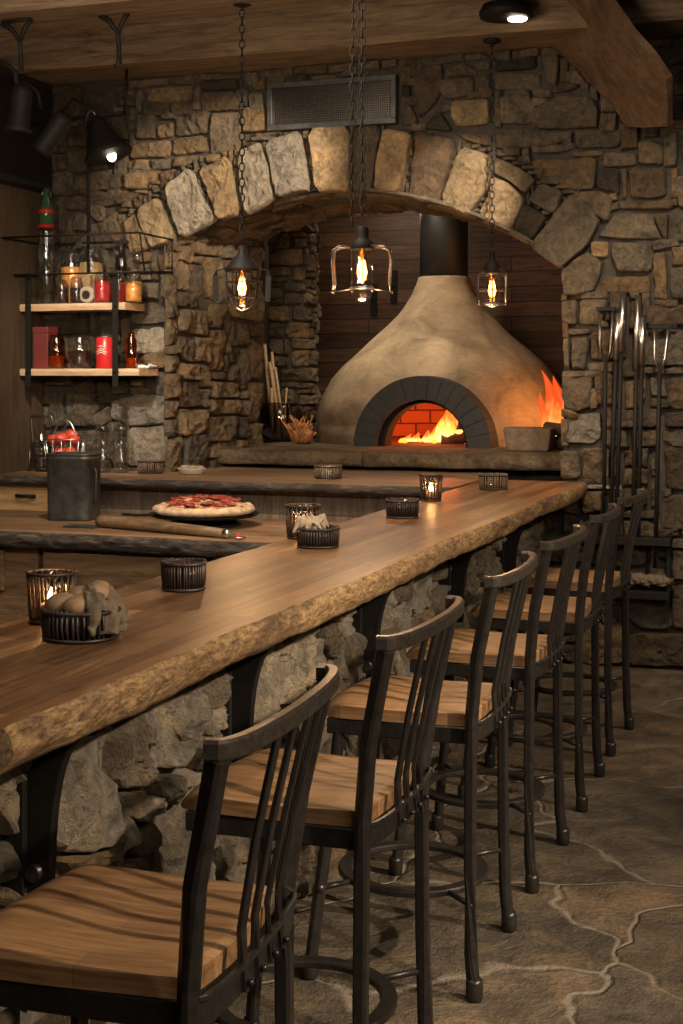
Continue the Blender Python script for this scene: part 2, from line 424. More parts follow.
def fill(u0, u1, v0, v1, blocked, cell=.045, wmax=7, hmax=4, seed=1, warp=.012):
    """random ashlar: irregular blocks over the free cells"""
    rg = random.Random(seed); nu = max(1, round((u1-u0)/cell)); nv = max(1, round((v1-v0)/cell)); cu = (u1-u0)/nu; cv = (v1-v0)/nv
    occ = [[blocked(u0+(i+.5)*cu, v0+(j+.5)*cv) for j in range(nv)] for i in range(nu)]
    out = []
    for j in range(nv):
        for i in range(nu):
            if occ[i][j]: continue
            W = rg.choice([2, 3, 3, 4, 4, 5, 6, wmax]); H = rg.choice([1, 2, 2, 3, 3, hmax])
            w = 0
            while w < W and i+w < nu and not occ[i+w][j]: w += 1
            h = 1
            while h < H and j+h < nv and all(not occ[i+a][j+h] for a in range(w)): h += 1
            for a in range(w):
                for b in range(h): occ[i+a][j+b] = True
            if w*h == 1 and rg.random() < .6: continue
            def wp(x, y):
                n = noise.noise_vector(Vector((x*5.3, y*5.3, seed)))
                bx = 0 if (abs(x-u0) < 1e-4 or abs(x-u1) < 1e-4) else 1
                return (x+n[0]*warp*2*bx, y+n[1]*warp*2)
            x0, y0, x1, y1 = u0+i*cu, v0+j*cv, u0+(i+w)*cu, v0+(j+h)*cv
            k = min(w*cu, h*cv)*.16
            c = [(x0+rg.uniform(0, k), y0+rg.uniform(0, k*.5)), (x1-rg.uniform(0, k), y0+rg.uniform(0, k*.5)), (x1-rg.uniform(0, k), y1-rg.uniform(0, k*.5)), (x0+rg.uniform(0, k), y1-rg.uniform(0, k*.5))]
            if rg.random() < .35:   # a knocked-off corner
                ii = rg.randrange(4); a, b, c2 = c[ii-1], c[ii], c[(ii+1) % 4]
                c[ii:ii+1] = [((a[0]+2*b[0])/3, (a[1]+2*b[1])/3), ((c2[0]+2*b[0])/3, (c2[1]+2*b[1])/3)]
            out.append([wp(*q) for q in c])
    return out
def pick(rg, keys): return PAL[rg.choice(keys)]

WY = 8.26; CX0, CZ0, RIN = -2.95, .44, 2.41; JL, JR = -4.08, -1.49; TOPZ = 3.64; WL, WR = -5.0, 1.4
def zarch(x, r=RIN): return CZ0+math.sqrt(max(0, r*r-(x-CX0)**2))
# main stones measured on the wall (outline in photograph pixels, brought onto the wall plane)
def tr(ox, oy, s, lst): return [(k, [(ox+x/s, oy+y/s) for x, y in p]) for k, p in lst]
WALLST = []
WALLST += tr(390, 40, 4.018, [
 ('b', [(92,90),(210,95),(205,190),(175,260),(105,315),(85,200)]), ('t', [(220,110),(300,88),(345,115),(345,140),(225,145)]),
 ('g', [(195,155),(330,140),(337,215),(225,237),(192,205)]), ('g', [(342,135),(400,128),(400,210),(345,215)]),
 ('o', [(240,240),(395,228),(395,335),(260,345),(235,300)]), ('b', [(185,262),(250,365),(130,355)]),
 ('d', [(415,70),(585,62),(585,115),(415,122)]), ('g', [(415,130),(600,125),(605,195),(415,205)]),
 ('g', [(600,50),(683,55),(665,185),(625,165)]), ('g', [(425,225),(540,207),(585,250),(565,335),(430,335)]),
 ('g', [(565,195),(645,190),(650,225),(600,238),(570,220)]), ('g', [(590,255),(683,220),(810,222),(835,280),(832,355),(575,358)]),
 ('g', [(415,370),(683,362),(735,365),(720,400),(640,425),(415,440)]), ('t', [(255,370),(400,375),(400,430),(300,400)]),
 ('t', [(560,478),(828,465),(820,600),(750,605),(590,560)]), ('b', [(38,98),(82,98),(82,160),(38,162)]), ('d', [(40,170),(78,170),(80,235),(42,235)]),
 ('g', [(38,245),(75,248),(110,320),(100,345),(38,340)]), ('g', [(285,50),(370,48),(400,70),(290,80)])])
WALLST += tr(560, 60, 5.12, [
 ('g', [(30,50),(90,45),(130,110),(100,125),(20,110)]), ('g', [(70,360),(160,350),(335,345),(300,450),(80,450)]),
 ('g', [(0,360),(55,365),(60,425),(0,430)]), ('t', [(60,458),(215,458),(220,490),(60,492)]), ('g', [(235,465),(385,470),(395,540),(200,545)]),
 ('t', [(390,410),(460,400),(530,430),(525,535),(400,535)]), ('d', [(185,550),(300,560),(305,690),(180,650)]),
 ('b', [(310,560),(345,550),(340,710),(312,715)]), ('b', [(350,550),(540,550),(548,700),(355,710)]),
 ('b', [(290,720),(560,710),(590,740),(560,765),(290,765)]), ('t', [(50,665),(210,670),(270,700),(250,820),(220,825)]),
 ('g', [(200,880),(280,780),(460,780),(520,910),(430,920),(190,905)]), ('b', [(465,780),(555,780),(550,920),(520,900)]),
 ('g', [(580,780),(660,770),(660,935),(575,930)]), ('g', [(590,590),(680,570),(680,760),(600,750)]), ('o', [(155,925),(245,925),(240,1010),(155,1010)])])
WALLST += tr(560, 240, 5.12, [
 ('g', [(258,10),(440,8),(485,60),(465,165),(290,165),(262,90)]), 
 ('t', [(170,240),(240,180),(465,180),(465,275),(170,270)]), ('g', [(555,140),(680,120),(680,315),(560,300)]),
 ('t', [(480,60),(545,60),(550,310),(500,305),(475,180)]), ('t', [(560,30),(680,20),(680,110),(590,115)]),
 ('b', [(435,330),(680,325),(680,440),(425,440)]), ('g', [(90,300),(245,300),(230,400),(200,435),(95,435)]),
 ('g', [(0,305),(85,300),(85,435),(40,435),(0,420)]), ('g', [(5,450),(155,450),(155,480),(60,490),(5,480)]),
 ('g', [(50,495),(150,490),(145,570),(120,675),(55,665)]), ('g', [(5,500),(45,500),(48,665),(10,650)]), ('b', [(155,470),(270,450),(270,600),(240,620),(150,615)]),
 ('g', [(130,625),(330,620),(330,680),(130,680)]), ('g', [(0,690),(165,690),(165,850),(90,885),(30,870),(0,800)]),
 ('b', [(170,690),(300,690),(305,850),(175,850)]), ('b', [(545,700),(680,695),(680,860),(590,870),(540,850)]),
 ('g', [(420,650),(680,640),(680,690),(425,690)]), ('l', [(25,890),(205,880),(210,1010),(160,1050),(20,1040)]),
 ('b', [(530,880),(680,885),(680,960),(530,960)])])
WALLST += tr(560, 430, 4.096, [
 ('g', [(-5,85),(75,85),(85,200),(-5,205)]), ('t', [(80,75),(200,70),(200,215),(90,205)]), ('w', [(-5,210),(90,215),(90,232),(-5,228)]),
 ('w', [(95,220),(250,225),(250,250),(95,245)]), ('t', [(80,250),(185,250),(190,335),(85,345)]), ('g', [(5,340),(85,350),(60,410),(5,430)]),
 ('b', [(420,65),(540,65),(540,255),(430,250)]), ('b', [(415,265),(540,265),(540,410),(410,410)]),
 ('g', [(270,680),(450,690),(460,820),(330,820),(280,780)]), ('b', [(450,640),(540,625),(540,825),(460,820)]),
 ('b', [(280,830),(540,835),(540,975),(270,970)]), ('t', [(70,800),(270,790),(265,960),(80,970)])])
WALLST += tr(40, 60, 3.415, [
 ('b', [(30,85),(135,80),(130,200),(40,205)]), ('d', [(140,80),(300,75),(270,140),(240,190),(135,190)]), ('b', [(30,215),(70,215),(72,290),(35,290)]),
 ('b', [(80,215),(155,212),(155,295),(78,295)]), ('b', [(165,240),(215,235),(230,300),(225,345),(165,340)]), ('b', [(80,300),(155,300),(225,370),(150,385),(85,385)]),
 ('t', [(310,285),(445,268),(435,330),(300,335)]), ('t', [(395,220),(450,205),(450,260),(395,270)]), ('g', [(455,190),(568,182),(570,250),(455,262)]),
 ('t', [(443,265),(560,255),(565,315),(440,325)]), ('g', [(575,178),(683,172),(690,290),(660,305),(570,330)]), ('b', [(340,140),(440,135),(440,190),(345,190)]),
 ('b', [(440,130),(520,130),(525,180),(445,195)]), ('b', [(540,110),(668,105),(668,170),(540,178)]), ('g', [(530,45),(683,38),(680,65),(535,70)]),
 ('d', [(538,72),(670,58),(670,100),(540,105)]), ('t', [(290,340),(368,335),(368,375),(292,378)]), ('g', [(372,335),(440,330),(440,372),(375,375)]),
 ('t', [(445,330),(545,320),(530,345),(500,360),(445,368)]), ('b', [(105,390),(280,385),(280,440),(105,450)]), ('t', [(285,382),(395,378),(395,425),(350,445),(285,440)]),
 ('t', [(400,375),(465,370),(440,410),(405,415)]), ('b', [(90,455),(350,445),(290,490),(70,520)]), ('g', [(160,560),(260,540),(290,640),(200,650)])])
WALLST += tr(220, 60, 3.794, [
 ('t', [(165,50),(245,48),(240,85),(165,90)]), ('g', [(100,120),(160,115),(160,185),(105,185)]), ('t', [(120,95),(165,60),(165,110),(125,115)]),
 ('b', [(255,50),(330,50),(330,82),(255,85)]), ('t', [(335,55),(440,50),(445,75),(335,82)]), ('g', [(450,30),(560,25),(560,60),(450,62)]), ('b', [(115,275),(180,270),(240,265),(170,300),(120,305)])])
WALLST += tr(40, 370, 3.105, [
 ('g', [(25,65),(70,65),(70,175),(20,180)]), ('g', [(75,65),(175,75),(165,100),(190,110),(150,180),(75,175)]), ('g', [(160,140),(210,110),(210,160),(190,180),(155,175)]),
 ('l', [(215,100),(300,72),(385,80),(380,170),(255,178),(215,150)]), ('g', [(205,180),(255,175),(258,290),(235,298),(190,260)]),
 ('l', [(262,178),(385,172),(390,270),(380,300),(262,298)]), ('g', [(25,190),(190,185),(200,290),(30,300)]),
 ('w', [(275,-130),(385,-135),(385,-50),(275,-50)])])
VOUSS = []
VOUSS += tr(390, 40, 4.018, [
 ('b', [(105,370),(262,398),(232,540),(192,665),(70,640),(92,480)]), ('o', [(290,425),(402,460),(397,600),(310,712),(198,655)]),
 ('o', [(400,545),(470,570),(545,640),(480,775),(352,700),(400,620)]), ('t', [(415,465),(500,500),(590,560),(545,620),(470,560),(410,530)]),
 ('g', [(608,570),(700,610),(665,705),(550,645)]), ('d', [(545,655),(640,712),(565,810),(483,770)])])
VOUSS += tr(380, 100, 2.254, [('g', [(430,203),(480,240),(497,275),(470,330),(405,383),(338,332)])])
VOUSS += tr(560, 240, 5.12, [('g', [(5,160),(80,90),(150,60),(215,110),(210,170),(180,260),(80,285),(20,280)])])
VOUSS += [('o', [(384,127),(413,133),(408,160),(400,193),(373,191),(378,155)])]
VOUSS += tr(40, 60, 3.415, [
 ('o', [(330,515),(405,462),(457,600),(445,625),(375,645)]), ('t', [(290,545),(328,520),(372,640),(330,672),(310,640)]),
 ('w', [(430,430),(515,363),(562,480),(602,545),(472,612),(440,500)]), ('o', [(540,370),(642,323),(678,500),(662,530),(608,545),(568,440)])])
VOUSS += tr(220, 60, 3.794, [
 ('l', [(70,340),(152,308),(184,400),(205,525),(150,558),(95,590),(72,480)]), ('l', [(170,308),(302,262),(350,492),(215,524),(197,430)]),
 ('o', [(340,260),(493,246),(495,497),(363,504)]), ('g', [(503,247),(612,247),(578,502),(500,502)])])
def wallpoly(p): return [onY(x, y, WY-.06) for x, y in p]
wst = [(k, wallpoly(p)) for k, p in WALLST]; vst = [(k, wallpoly(p)) for k, p in VOUSS]
VENT = (-3.37, -2.50, 3.235, 3.55)
def blocked(u, v):
    if v > CZ0 and math.hypot(u-CX0, v-CZ0) < RIN+.40 and v > 1.9 and not (u > JR and v < 2.25) and not (u < JL-.0 and v < 2.5): return True
    if JL < u < JR and v < 2.7 and not (u > -1.9 and v < 1.0): return True
    if VENT[0]-.02 < u < VENT[1]+.02 and VENT[2]-.01 < v < VENT[3]+.01: return True
    if u < -1.9 and v < .9: return True
    for k, p in wst:
        if inpoly(u, v, p): return True
    return any(inpoly(u, v, p) for k, p in vst)
bm = nb(); cl = bm.loops.layers.float_color.new('Col')
wmap = lambda u, v, h: (u, WY-h, v)
def clipring(p, c0=RIN+.37):
    q = dens(p, .05); out = []
    for x, y in q:
        r = math.hypot(x-CX0, y-CZ0)
        if y > 2.3 and r < c0 and r > RIN: x, y = CX0+(x-CX0)*c0/r, CZ0+(y-CZ0)*c0/r
        out.append((x, y))
    return out
for k, p in wst: stone(bm, cl, p, wmap, PAL[k], R.uniform(.045, .065), gap=.004)
rg = random.Random(3)
for p in fill(WL, WR, 0, TOPZ, blocked, .058, seed=11):
    stone(bm, cl, clipring(p) if p[0][1] > 2.2 else p, wmap, pick(rg, 'gggggttbbb'), R.uniform(.045, .065), gap=.003, rnd=.08)
for f in bm.faces: f.material_index = 0
# mortar bed with the arched opening
def bed(x0, x1, zf0, zf1):
    a = [bm.verts.new(q) for q in ((x0, WY, zf0), (x1, WY, zf1), (x1, WY, TOPZ+.4), (x0, WY, TOPZ+.4))]
    b = [bm.verts.new(q) for q in ((x0, WY+.3, zf0), (x1, WY+.3, zf1), (x1, WY+.3, TOPZ+.4), (x0, WY+.3, TOPZ+.4))]
    for f in ((a[0], a[1], a[2], a[3]), (b[0], b[3], b[2], b[1]), (a[0], b[0], b[1], a[1]), (a[0], a[3], b[3], b[0]), (a[1], b[1], b[2], a[2])):
        bm.faces.new(f).material_index = 1
bed(WL-.3, JL, 0, 0); bed(JR, WR, 0, 0); box(bm, -1.95, JR, WY, WY+.3, 0, 1.0, 1)
xs = [JL+(JR-JL)*i/26 for i in range(27)]
for a, b in zip(xs, xs[1:]): bed(a, b, zarch(a)+.01, zarch(b)+.01)
wall = struct(obj('wall_back', bm, ['stone', 'mortar'], fix=True))
bm = nb(); cl = bm.loops.layers.float_color.new('Col')
for k, p in vst: stone(bm, cl, p, wmap, PAL[k], R.uniform(.085, .11), gap=.002, rnd=.12, rough=.016)
# small stones and mortar between the arch stones
def blk2(u, v):
    r = math.hypot(u-CX0, v-CZ0)
    if not (RIN+.01 < r < RIN+.40) or v < 2.15 or (u < JL-.35) or (u > JR+.1): return True
    return any(inpoly(u, v, p) for k, p in vst)
for p in fill(JL-.4, JR+.2, 2.2, 3.3, blk2, .03, 4, 3, seed=5, warp=.005): stone(bm, cl, p, wmap, pick(rg, 'gtbg'), .055, gap=.002)
# the thin slate lip along the soffit edge
n = 60
arc = [(CX0+(RIN+.004)*math.cos(t), WY-.03, CZ0+(RIN+.004)*math.sin(t)) for t in [math.radians(126-i*(126-53.5)/n) for i in range(n+1)] if -2.72 <= CX0+RIN*math.cos(t) <= JR+.03]
nf = len(bm.faces)
sweep(bm, arc, rect(.12, .022))
for f in list(bm.faces)[nf:]:
    for l in f.loops: l[cl] = (.2, .165, .12, 1)
struct(obj('stone_arch', bm, 'stone', wall))
# soffit of the arch
bm = nb(); cl = bm.loops.layers.float_color.new('Col')
def imap(u, v, h):
    t = PI/2-u/RIN; r = RIN-h*.5
    return (CX0+r*math.cos(t), v, CZ0+r*math.sin(t))
ua, ub = -RIN*math.asin((CX0-JL)/RIN), RIN*math.asin((JR-CX0)/RIN)
for p in fill(ua-.05, ub+.02, WY+.02, 9.3, lambda a, b: False, .07, 6, 3, seed=21): stone(bm, cl, p, imap, pick(rg, 'ttbgt'), .05, gap=.004, rough=.014)
nf = len(bm.faces)
for i in range(40):
    a, b = ua+(ub-ua)*i/40, ua+(ub-ua)*(i+1)/40
    q = [imap(a, WY-.02, 0), imap(b, WY-.02, 0), imap(b, 9.3, 0), imap(a, 9.3, 0)]
    bm.faces.new([bm.verts.new(x) for x in q]).material_index = 1
    x0, z0 = q[3][0], q[3][2]; x1, z1 = q[2][0], q[2][2]
    bm.faces.new([bm.verts.new(x) for x in ((x0, 9.3, z0), (x1, 9.3, z1), (x1, 9.3, 3.5), (x0, 9.3, 3.5))]).material_index = 1
struct(obj('arch_underside', bm, ['stone', 'mortar'], wall))
# left jamb, splayed
JB = (-3.90, 9.32)
def jmap(u, v, h):
    L = math.hypot(JB[0]-JL, JB[1]-WY); t = u/L; nx, ny = (JB[1]-WY)/L, -(JB[0]-JL)/L
    return (JL+(JB[0]-JL)*t+nx*h, WY+(JB[1]-WY)*t+ny*h, v)
bm = nb(); cl = bm.loops.layers.float_color.new('Col')
for p in fill(-.055, 1.09, 1.0, 2.62, lambda a, b: False, .06, 6, 5, seed=33): stone(bm, cl, p, jmap, pick(rg, 'tttbg'), R.uniform(.045, .065), gap=.001, rough=.02, rnd=.09)
q = [jmap(-.05, 1, 0), jmap(1.09, 1, 0), jmap(1.09, 2.9, 0), jmap(-.05, 2.9, 0)]
bm.faces.new([bm.verts.new(x) for x in q]).material_index = 1
q = [jmap(1.09, 1, 0), (-4.4, 9.34, 1), (-4.4, 9.34, 2.9), jmap(1.09, 2.9, 0)]
bm.faces.new([bm.verts.new(x) for x in q]).material_index = 1
struct(obj('wall_recess_left', bm, ['stone', 'mortar']))
# rounded stone pier deeper in the recess
bm = nb(); cl = bm.loops.layers.float_color.new('Col')
PR = .14; PX0, PX1, PY = -4.27, -3.99, 10.45
def pmap(u, v, h):
    s = (PX1-PX0-PR)
    if u < s: return (PX0+u, PY-h, v)
    a = (u-s)/PR
    if a < PI/2: return (PX1-PR+(PR+h)*math.sin(a), PY+PR-(PR+h)*math.cos(a), v)
    return (PX1+h, PY+PR+(u-s-PR*PI/2), v)
for p in fill(0, .56, 1.19, 3.3, lambda a, b: False, .045, 4, 3, seed=41): stone(bm, cl, p, pmap, pick(rg, 'ttgb'), R.uniform(.03, .05), gap=.004)
nf = 0; pts = [pmap(i*.56/14, 0, 0) for i in range(15)]
for a, b in zip(pts, pts[1:]):
    bm.faces.new([bm.verts.new(x) for x in ((a[0], a[1], 1.1), (b[0], b[1], 1.1), (b[0], b[1], 3.4), (a[0], a[1], 3.4))]).material_index = 1
struct(obj('wall_recess_pier', bm, ['stone', 'mortar']))
bm = nb(); box(bm, -4.46, -4.285, 10.2, 10.4, 1.19, 3.3)
struct(obj('trim_4', bm, 'brace'))
bm = nb(); box(bm, -4.8, -.2, 11.9, 12.0, 1.0, 3.6); struct(obj('wall_recess_back', bm, 'backplank'))
bm = nb(); box(bm, -1.3, -1.2, 8.56, 11.9, 1.0, 3.6); box(bm, -4.8, -4.7, 8.56, 11.9, 1, 3.6); struct(obj('wall_recess_right', bm, 'mortar'))
bm = nb(); box(bm, -4.8, -1.2, 8.56, 12.0, 3.45, 3.6); struct(obj('ceiling_recess', bm, 'ceil'))

# ------------------------------------------------------------------ room shell
bm = nb(); box(bm, -5.2, 4.2, -2.5, 8.6, -.1, 0); struct(obj('floor', bm, 'floor'))
bm = nb(); box(bm, -5.2, 4.2, -2.5, 8.6, 4.05, 4.15); struct(obj('ceiling', bm, 'ceil'))
bm = nb(); box(bm, -5.2, WL, 5.2, WY, 0, 2.92)
struct(obj('wall_left', bm, 'panel'))
bm = nb(); box(bm, -5.35, -5.2, -2.5, 8.6, 0, 4.05); struct(obj('wall_left_upper', bm, 'panel'))
bm = nb(); box(bm, 4.0, 4.1, -2.5, 8.6, 0, 4.05); struct(obj('wall_right', bm, 'panel'))
bm = nb(); box(bm, -5.2, 4.1, -2.6, -2.5, 0, 4.05); struct(obj('wall_front', bm, 'panel'))
bm = nb(); box(bm, 1.4, 4.1, WY, 8.4, 0, 4.05); struct(obj('wall_back_plain', bm, 'panel'))
# timber beams
def beam(name, x0, x1, y0, y1, z0, z1, seed):
    b = nb(); nx = 60; ring = []
    for i in range(nx+1):
        x = x0+(x1-x0)*i/nx; r = []
        for (y, z) in ((y0, z0+.02), (y0+.02, z0), ((y0+y1)/2, z0), (y1-.02, z0), (y1, z0+.02), (y1, z1), (y0, z1), (y0, (z0+z1)/2)):
            v = noise.noise_vector(Vector((x*1.3, y*4, z*4+seed)))
            r.append(b.verts.new((x, y+v[1]*.012, z+v[2]*.01)))
        ring.append(r)
    for A, B in zip(ring, ring[1:]):
        for j in range(8): b.faces.new((A[j], A[(j+1) % 8], B[(j+1) % 8], B[j])).smooth = False
    b.faces.new(ring[0]); b.faces.new(ring[-1])
    return struct(obj(name, b, 'beam'))
beam('trim_1', -5.1, 4.0, 6.45, 6.92, 3.63, 4.05, 1)
beam('trim_2', -5.1, 4.0, 7.79, 8.3, 3.64, 4.05, 5)
# curved timber brace at the right, rising from the wall towards the room
bm = nb()
rows = []
A0, A1, A2, A3, A4 = onY(626, 126, 8.19), onY(612, 106, 8.19), onY(596, 88, 8.19), onY(574, 66, 8.19), onY(540, 34, 8.19)
B0, B1, B2, B3, B4 = onY(667, 127, 7.95), onY(667, 80, 7.6), onY(650, 55, 7.5), onY(631, 34, 7.5), onY(590, -25, 7.5)
nseg = 10
ctrlA = [(A0[0], 8.19, A0[1]), (A1[0], 8.19, A1[1]), (A2[0], 8.19, A2[1]), (A3[0], 8.19, A3[1]), (A4[0], 8.19, A4[1])]
ctrlB = [(B0[0], 7.95, B0[1]), (B1[0], 7.6, B1[1]), (B2[0], 7.5, B2[1]), (B3[0], 7.5, B3[1]), (B4[0], 7.5, B4[1])]
def lerp3(c, t):
    t *= len(c)-1; i = min(int(t), len(c)-2); f = t-i
    return Vector(c[i]).lerp(Vector(c[i+1]), f)
for i in range(25):
    a, b = lerp3(ctrlA, i/24), lerp3(ctrlB, i/24); r = []
    for j in range(9):
        p = a.lerp(b, j/8); p += noise.noise_vector(p*6)*.012; r.append(bm.verts.new(p))
    for j in range(2):
        off = Vector((.42+.1*j, 0, .25)); pass
    e = b+Vector((.03, 0, .02)); g = a+Vector((.10, 0, .08))
    r += [bm.verts.new(e), bm.verts.new(g)]
    rows.append(r)
for A, B in zip(rows, rows[1:]):
    m = len(A)
    for j in range(m): bm.faces.new((A[j], A[(j+1) % m], B[(j+1) % m], B[j]))
bm.faces.new(rows[0]); bm.faces.new(rows[-1])
struct(obj('trim_3', bm, 'brace'))

# ------------------------------------------------------------------ the bar
bm = nb(); ny = 260; Y0, Y1 = 2.105, WY-.02
def edgeprof(y, side):
    n1 = noise.fractal(Vector((y*1.1, side*7, 0)), 1, 2, 4)*.022; n2 = noise.fractal(Vector((y*7, side*7, 3)), 1, 2, 3)*.008
    return n1+n2
NF = 9; rows = []
for i in range(ny+1):
    y = Y0+(Y1-Y0)*i/ny; xf = -1.345+edgeprof(y, 1); xb = -1.965+edgeprof(y, 2)*.7
    r = [(xb, 1.0), (xb-.004, 1.035), (xb+.006, 1.066), (xb+.02, 1.07)]
    r += [(xb+.02+(xf-.03-xb)*k/5, 1.07) for k in range(1, 5)]
    for k in range(NF):      # chiselled front edge
        t = k/(NF-1); z = 1.07-.085*t
        bulge = .012*math.sin(t*PI)+.02*t*(1-t)
        dx = (noise.noise(Vector((y*20, z*60, 4)))*.005+noise.noise(Vector((y*6, z*22, 8)))*.010) if k else 0
        r.append((xf-.006+bulge+dx-.012*t+(-.008 if k == 0 else 0), z))
    rows.append([bm.verts.new((a, y, b)) for a, b in r])
m = len(rows[0])
for A, B in zip(rows, rows[1:]):
    for j in range(m):
        f = bm.faces.new((A[j], A[(j+1) % m], B[(j+1) % m], B[j]))
        f.material_index = 1 if (j >= m-NF and j < m-1) or j < 2 else 0; f.smooth = j >= m-NF
bm.faces.new(rows[0]).material_index = 1; bm.faces.new(rows[-1]).material_index = 1
tag(obj('live_edge_counter', bm, ['bartop', 'baredge']), 'long thick wooden bar top with a rough chiselled live edge, running beside the stools', 'bar counter')

BX = -1.66
BARST = tr(0, 640, 2.009, [
 ('l', [(105,260),(160,235),(225,235),(247,300),(237,380),(220,420),(160,435),(112,400),(98,330)]), ('g', [(250,190),(290,150),(312,260),(312,300),(245,298)]),
 ('l', [(300,140),(420,80),(425,200),(385,260),(318,265)]), ('g', [(240,305),(312,310),(322,350),(290,368),(240,350)]),
 ('t', [(145,440),(220,425),(265,370),(272,430),(222,455),(170,485)]), ('t', [(65,440),(120,410),(150,490),(75,545),(40,540)]),
 ('g', [(320,275),(380,270),(392,340),(335,320)]), ('g', [(445,400),(520,380),(540,500),(455,495)]), ('g', [(272,380),(330,360),(350,420),(280,440)])])
BARST += tr(180, 560, 2.277, [
 ('l', [(140,270),(213,215),(220,330),(185,372),(135,375)]), ('l', [(222,200),(322,155),(328,280),(302,320),(227,348)]),
 ('g', [(330,150),(372,120),(374,235),(337,205)]), ('g', [(342,255),(375,243),(402,290),(345,335)]), ('l', [(455,110),(490,95),(497,150),(457,182)]),
 ('l', [(545,40),(588,20),(588,110),(545,130)]), ('g', [(500,60),(540,45),(540,90),(500,100)]), ('g', [(5,290),(70,260),(72,370),(60,400),(5,420)])])
bst = [(k, [onX(x, y, BX+.08) for x, y in p]) for k, p in BARST]
bst = [(k, p) for k, p in bst if min(q[1] for q in p) < .98]
bm = nb(); cl = bm.loops.layers.float_color.new('Col')
bmap = lambda u, v, h: (BX+h, u, v)
for k, p in bst:
    stone(bm, cl, [(u, min(v, .985)) for u, v in p], bmap, PAL[k], R.uniform(.07, .085), gap=.002, rnd=.15, rough=.024)
for p in fill(2.14, WY-.08, 0, .985, lambda u, v: any(inpoly(u, v, q) for k, q in bst), .07, 4, 6, seed=52, warp=.03):
    stone(bm, cl, p, bmap, pick(rg, 'lllgggt'), R.uniform(.06, .08), gap=-.002, rnd=.14, rough=.024)
emap = lambda u, v, h: (u, 2.14-h*.5, v)
for p in fill(-1.93, BX+.05, 0, .985, lambda u, v: False, .07, 3, 4, seed=61, warp=.02):
    stone(bm, cl, p, emap, pick(rg, 'lllgggt'), .06, gap=0, rnd=.14, rough=.02)
for f in bm.faces: f.material_index = 0
nf = len(bm.faces); box(bm, -1.93, BX+.022, 2.14, WY, 0, .985, 1)
base = tag(obj('stone_bar_front', bm, ['barstone', 'barmortar']), 'rough pale fieldstone front of the bar standing under the long wooden bar top', 'bar front')
for yb in (2.56, 3.62, 4.78, 6.02, 7.1):
    bm = nb()
    # curved steel corbel plate
    o = [(BX+.03, .60), (BX+.03, .985), (-1.41, .985), (-1.415, .955)]
    for i in range(11):
        t = i/10; o.append((-1.43-.10*math.sin(t*PI/2)**.8, .945-.27*(1-math.cos(t*PI/2)) if i < 10 else .67))
    o.append((-1.535, .60))
    prism(bm, o, 'y', yb-.014, yb+.014)
    box(bm, BX+.0, BX+.075, yb-.03, yb+.03, .60, .985)
    br = obj('corbel_bracket', bm, 'iron', base, bevel=.003, label='black iron corbel bracket')
    bm = nb(); cyl(bm, (-1.565, yb-.03, .65), (-1.565, yb+.03, .65), .018, n=10); obj('bolt', bm, 'steel', br)

# back counter, its cabinets, and the lower pizza counter
def slab(name, x0, x1, y0, y1, z0, z1, mats, label, cat, amp=.012, nx=120, front=-1, bark=1):
    b = nb(); rows = []; NK = 8
    for i in range(nx+1):
        x = x0+(x1-x0)*i/nx
        e = noise.fractal(Vector((x*1.6, y0, 0)), 1, 2, 4)*amp*2
        r = [(y1, z0), (y1, z1)] + [(y1+(y0+.03-y1)*k/4, z1) for k in range(1, 4)]
        for k in range(NK):
            t = k/(NK-1); z = z1-(z1-z0)*t
            r.append((y0+e+.01-math.sin(t*PI*.9)*.02+t*.015+(noise.noise(Vector((x*16, z*40, 2)))*amp if k else 0), z))
        rows.append([b.verts.new((x, yy, zz)) for yy, zz in r])
    m = len(rows[0])
    for A, B in zip(rows, rows[1:]):
        for j in range(m):
            f = b.faces.new((A[j], A[(j+1) % m], B[(j+1) % m], B[j])); f.material_index = 1 if m-NK <= j < m-1 else 0; f.smooth = j >= m-NK
    b.faces.new(rows[0]); b.faces.new(rows[-1])
    return tag(obj(name, b, mats), label, cat)
slab('back_counter_top', WL, -1.985, 7.56, WY-.01, 1.015, 1.07, ['counter', 'bark'], 'weathered wooden counter top along the stone wall under the shelves', 'counter top', .006)
bm = nb(); box(bm, JL+.1, -1.99, WY-.005, 9.0, 1.0, 1.068); tag(obj('hearth_ledge', bm, 'counter'), 'narrow wooden ledge in front of the oven hearth slab', 'ledge')
slab('pizza_counter_top', WL, -1.99, 6.47, 7.55, .775, .86, ['counter', 'bark'], 'lower wooden counter with a dark bark edge under the pizza', 'counter top', .022)
# fixed boards under the back counter
bm = nb(); box(bm, -4.45, -2.02, 7.66, 8.2, 0, 1.013)
tag(obj('board_cabinet', bm, 'boards'), 'weathered vertical board cabinet front behind the pizza', 'cabinet')
t = thing('drawer_cabinet', 'pale oak drawer cabinet under the back counter at the far left', 'cabinet', (-4.74, 7.9, 0))
bm = nb(); box(bm, -.25, .25, -.27, .3, 0, 1.012); obj('body', bm, 'oak', t, bevel=.004)
bm = nb(); box(bm, -.22, .22, -.292, -.27, .83, .985); box(bm, -.20, .20, -.297, -.292, .85, .865)
d = obj('drawer', bm, 'oak', t, bevel=.004)
bm = nb(); tube(bm, [(-.07+.14*i/8, -.30-.028*math.sin(PI*i/8), .945) for i in range(9)], .011, 8); obj('handle', bm, 'iron', d)
bm = nb(); box(bm, -.22, .22, -.29, -.27, .1, .8); box(bm, -.17, .17, -.297, -.29, .16, .74); obj('door', bm, 'oak', t, bevel=.004)
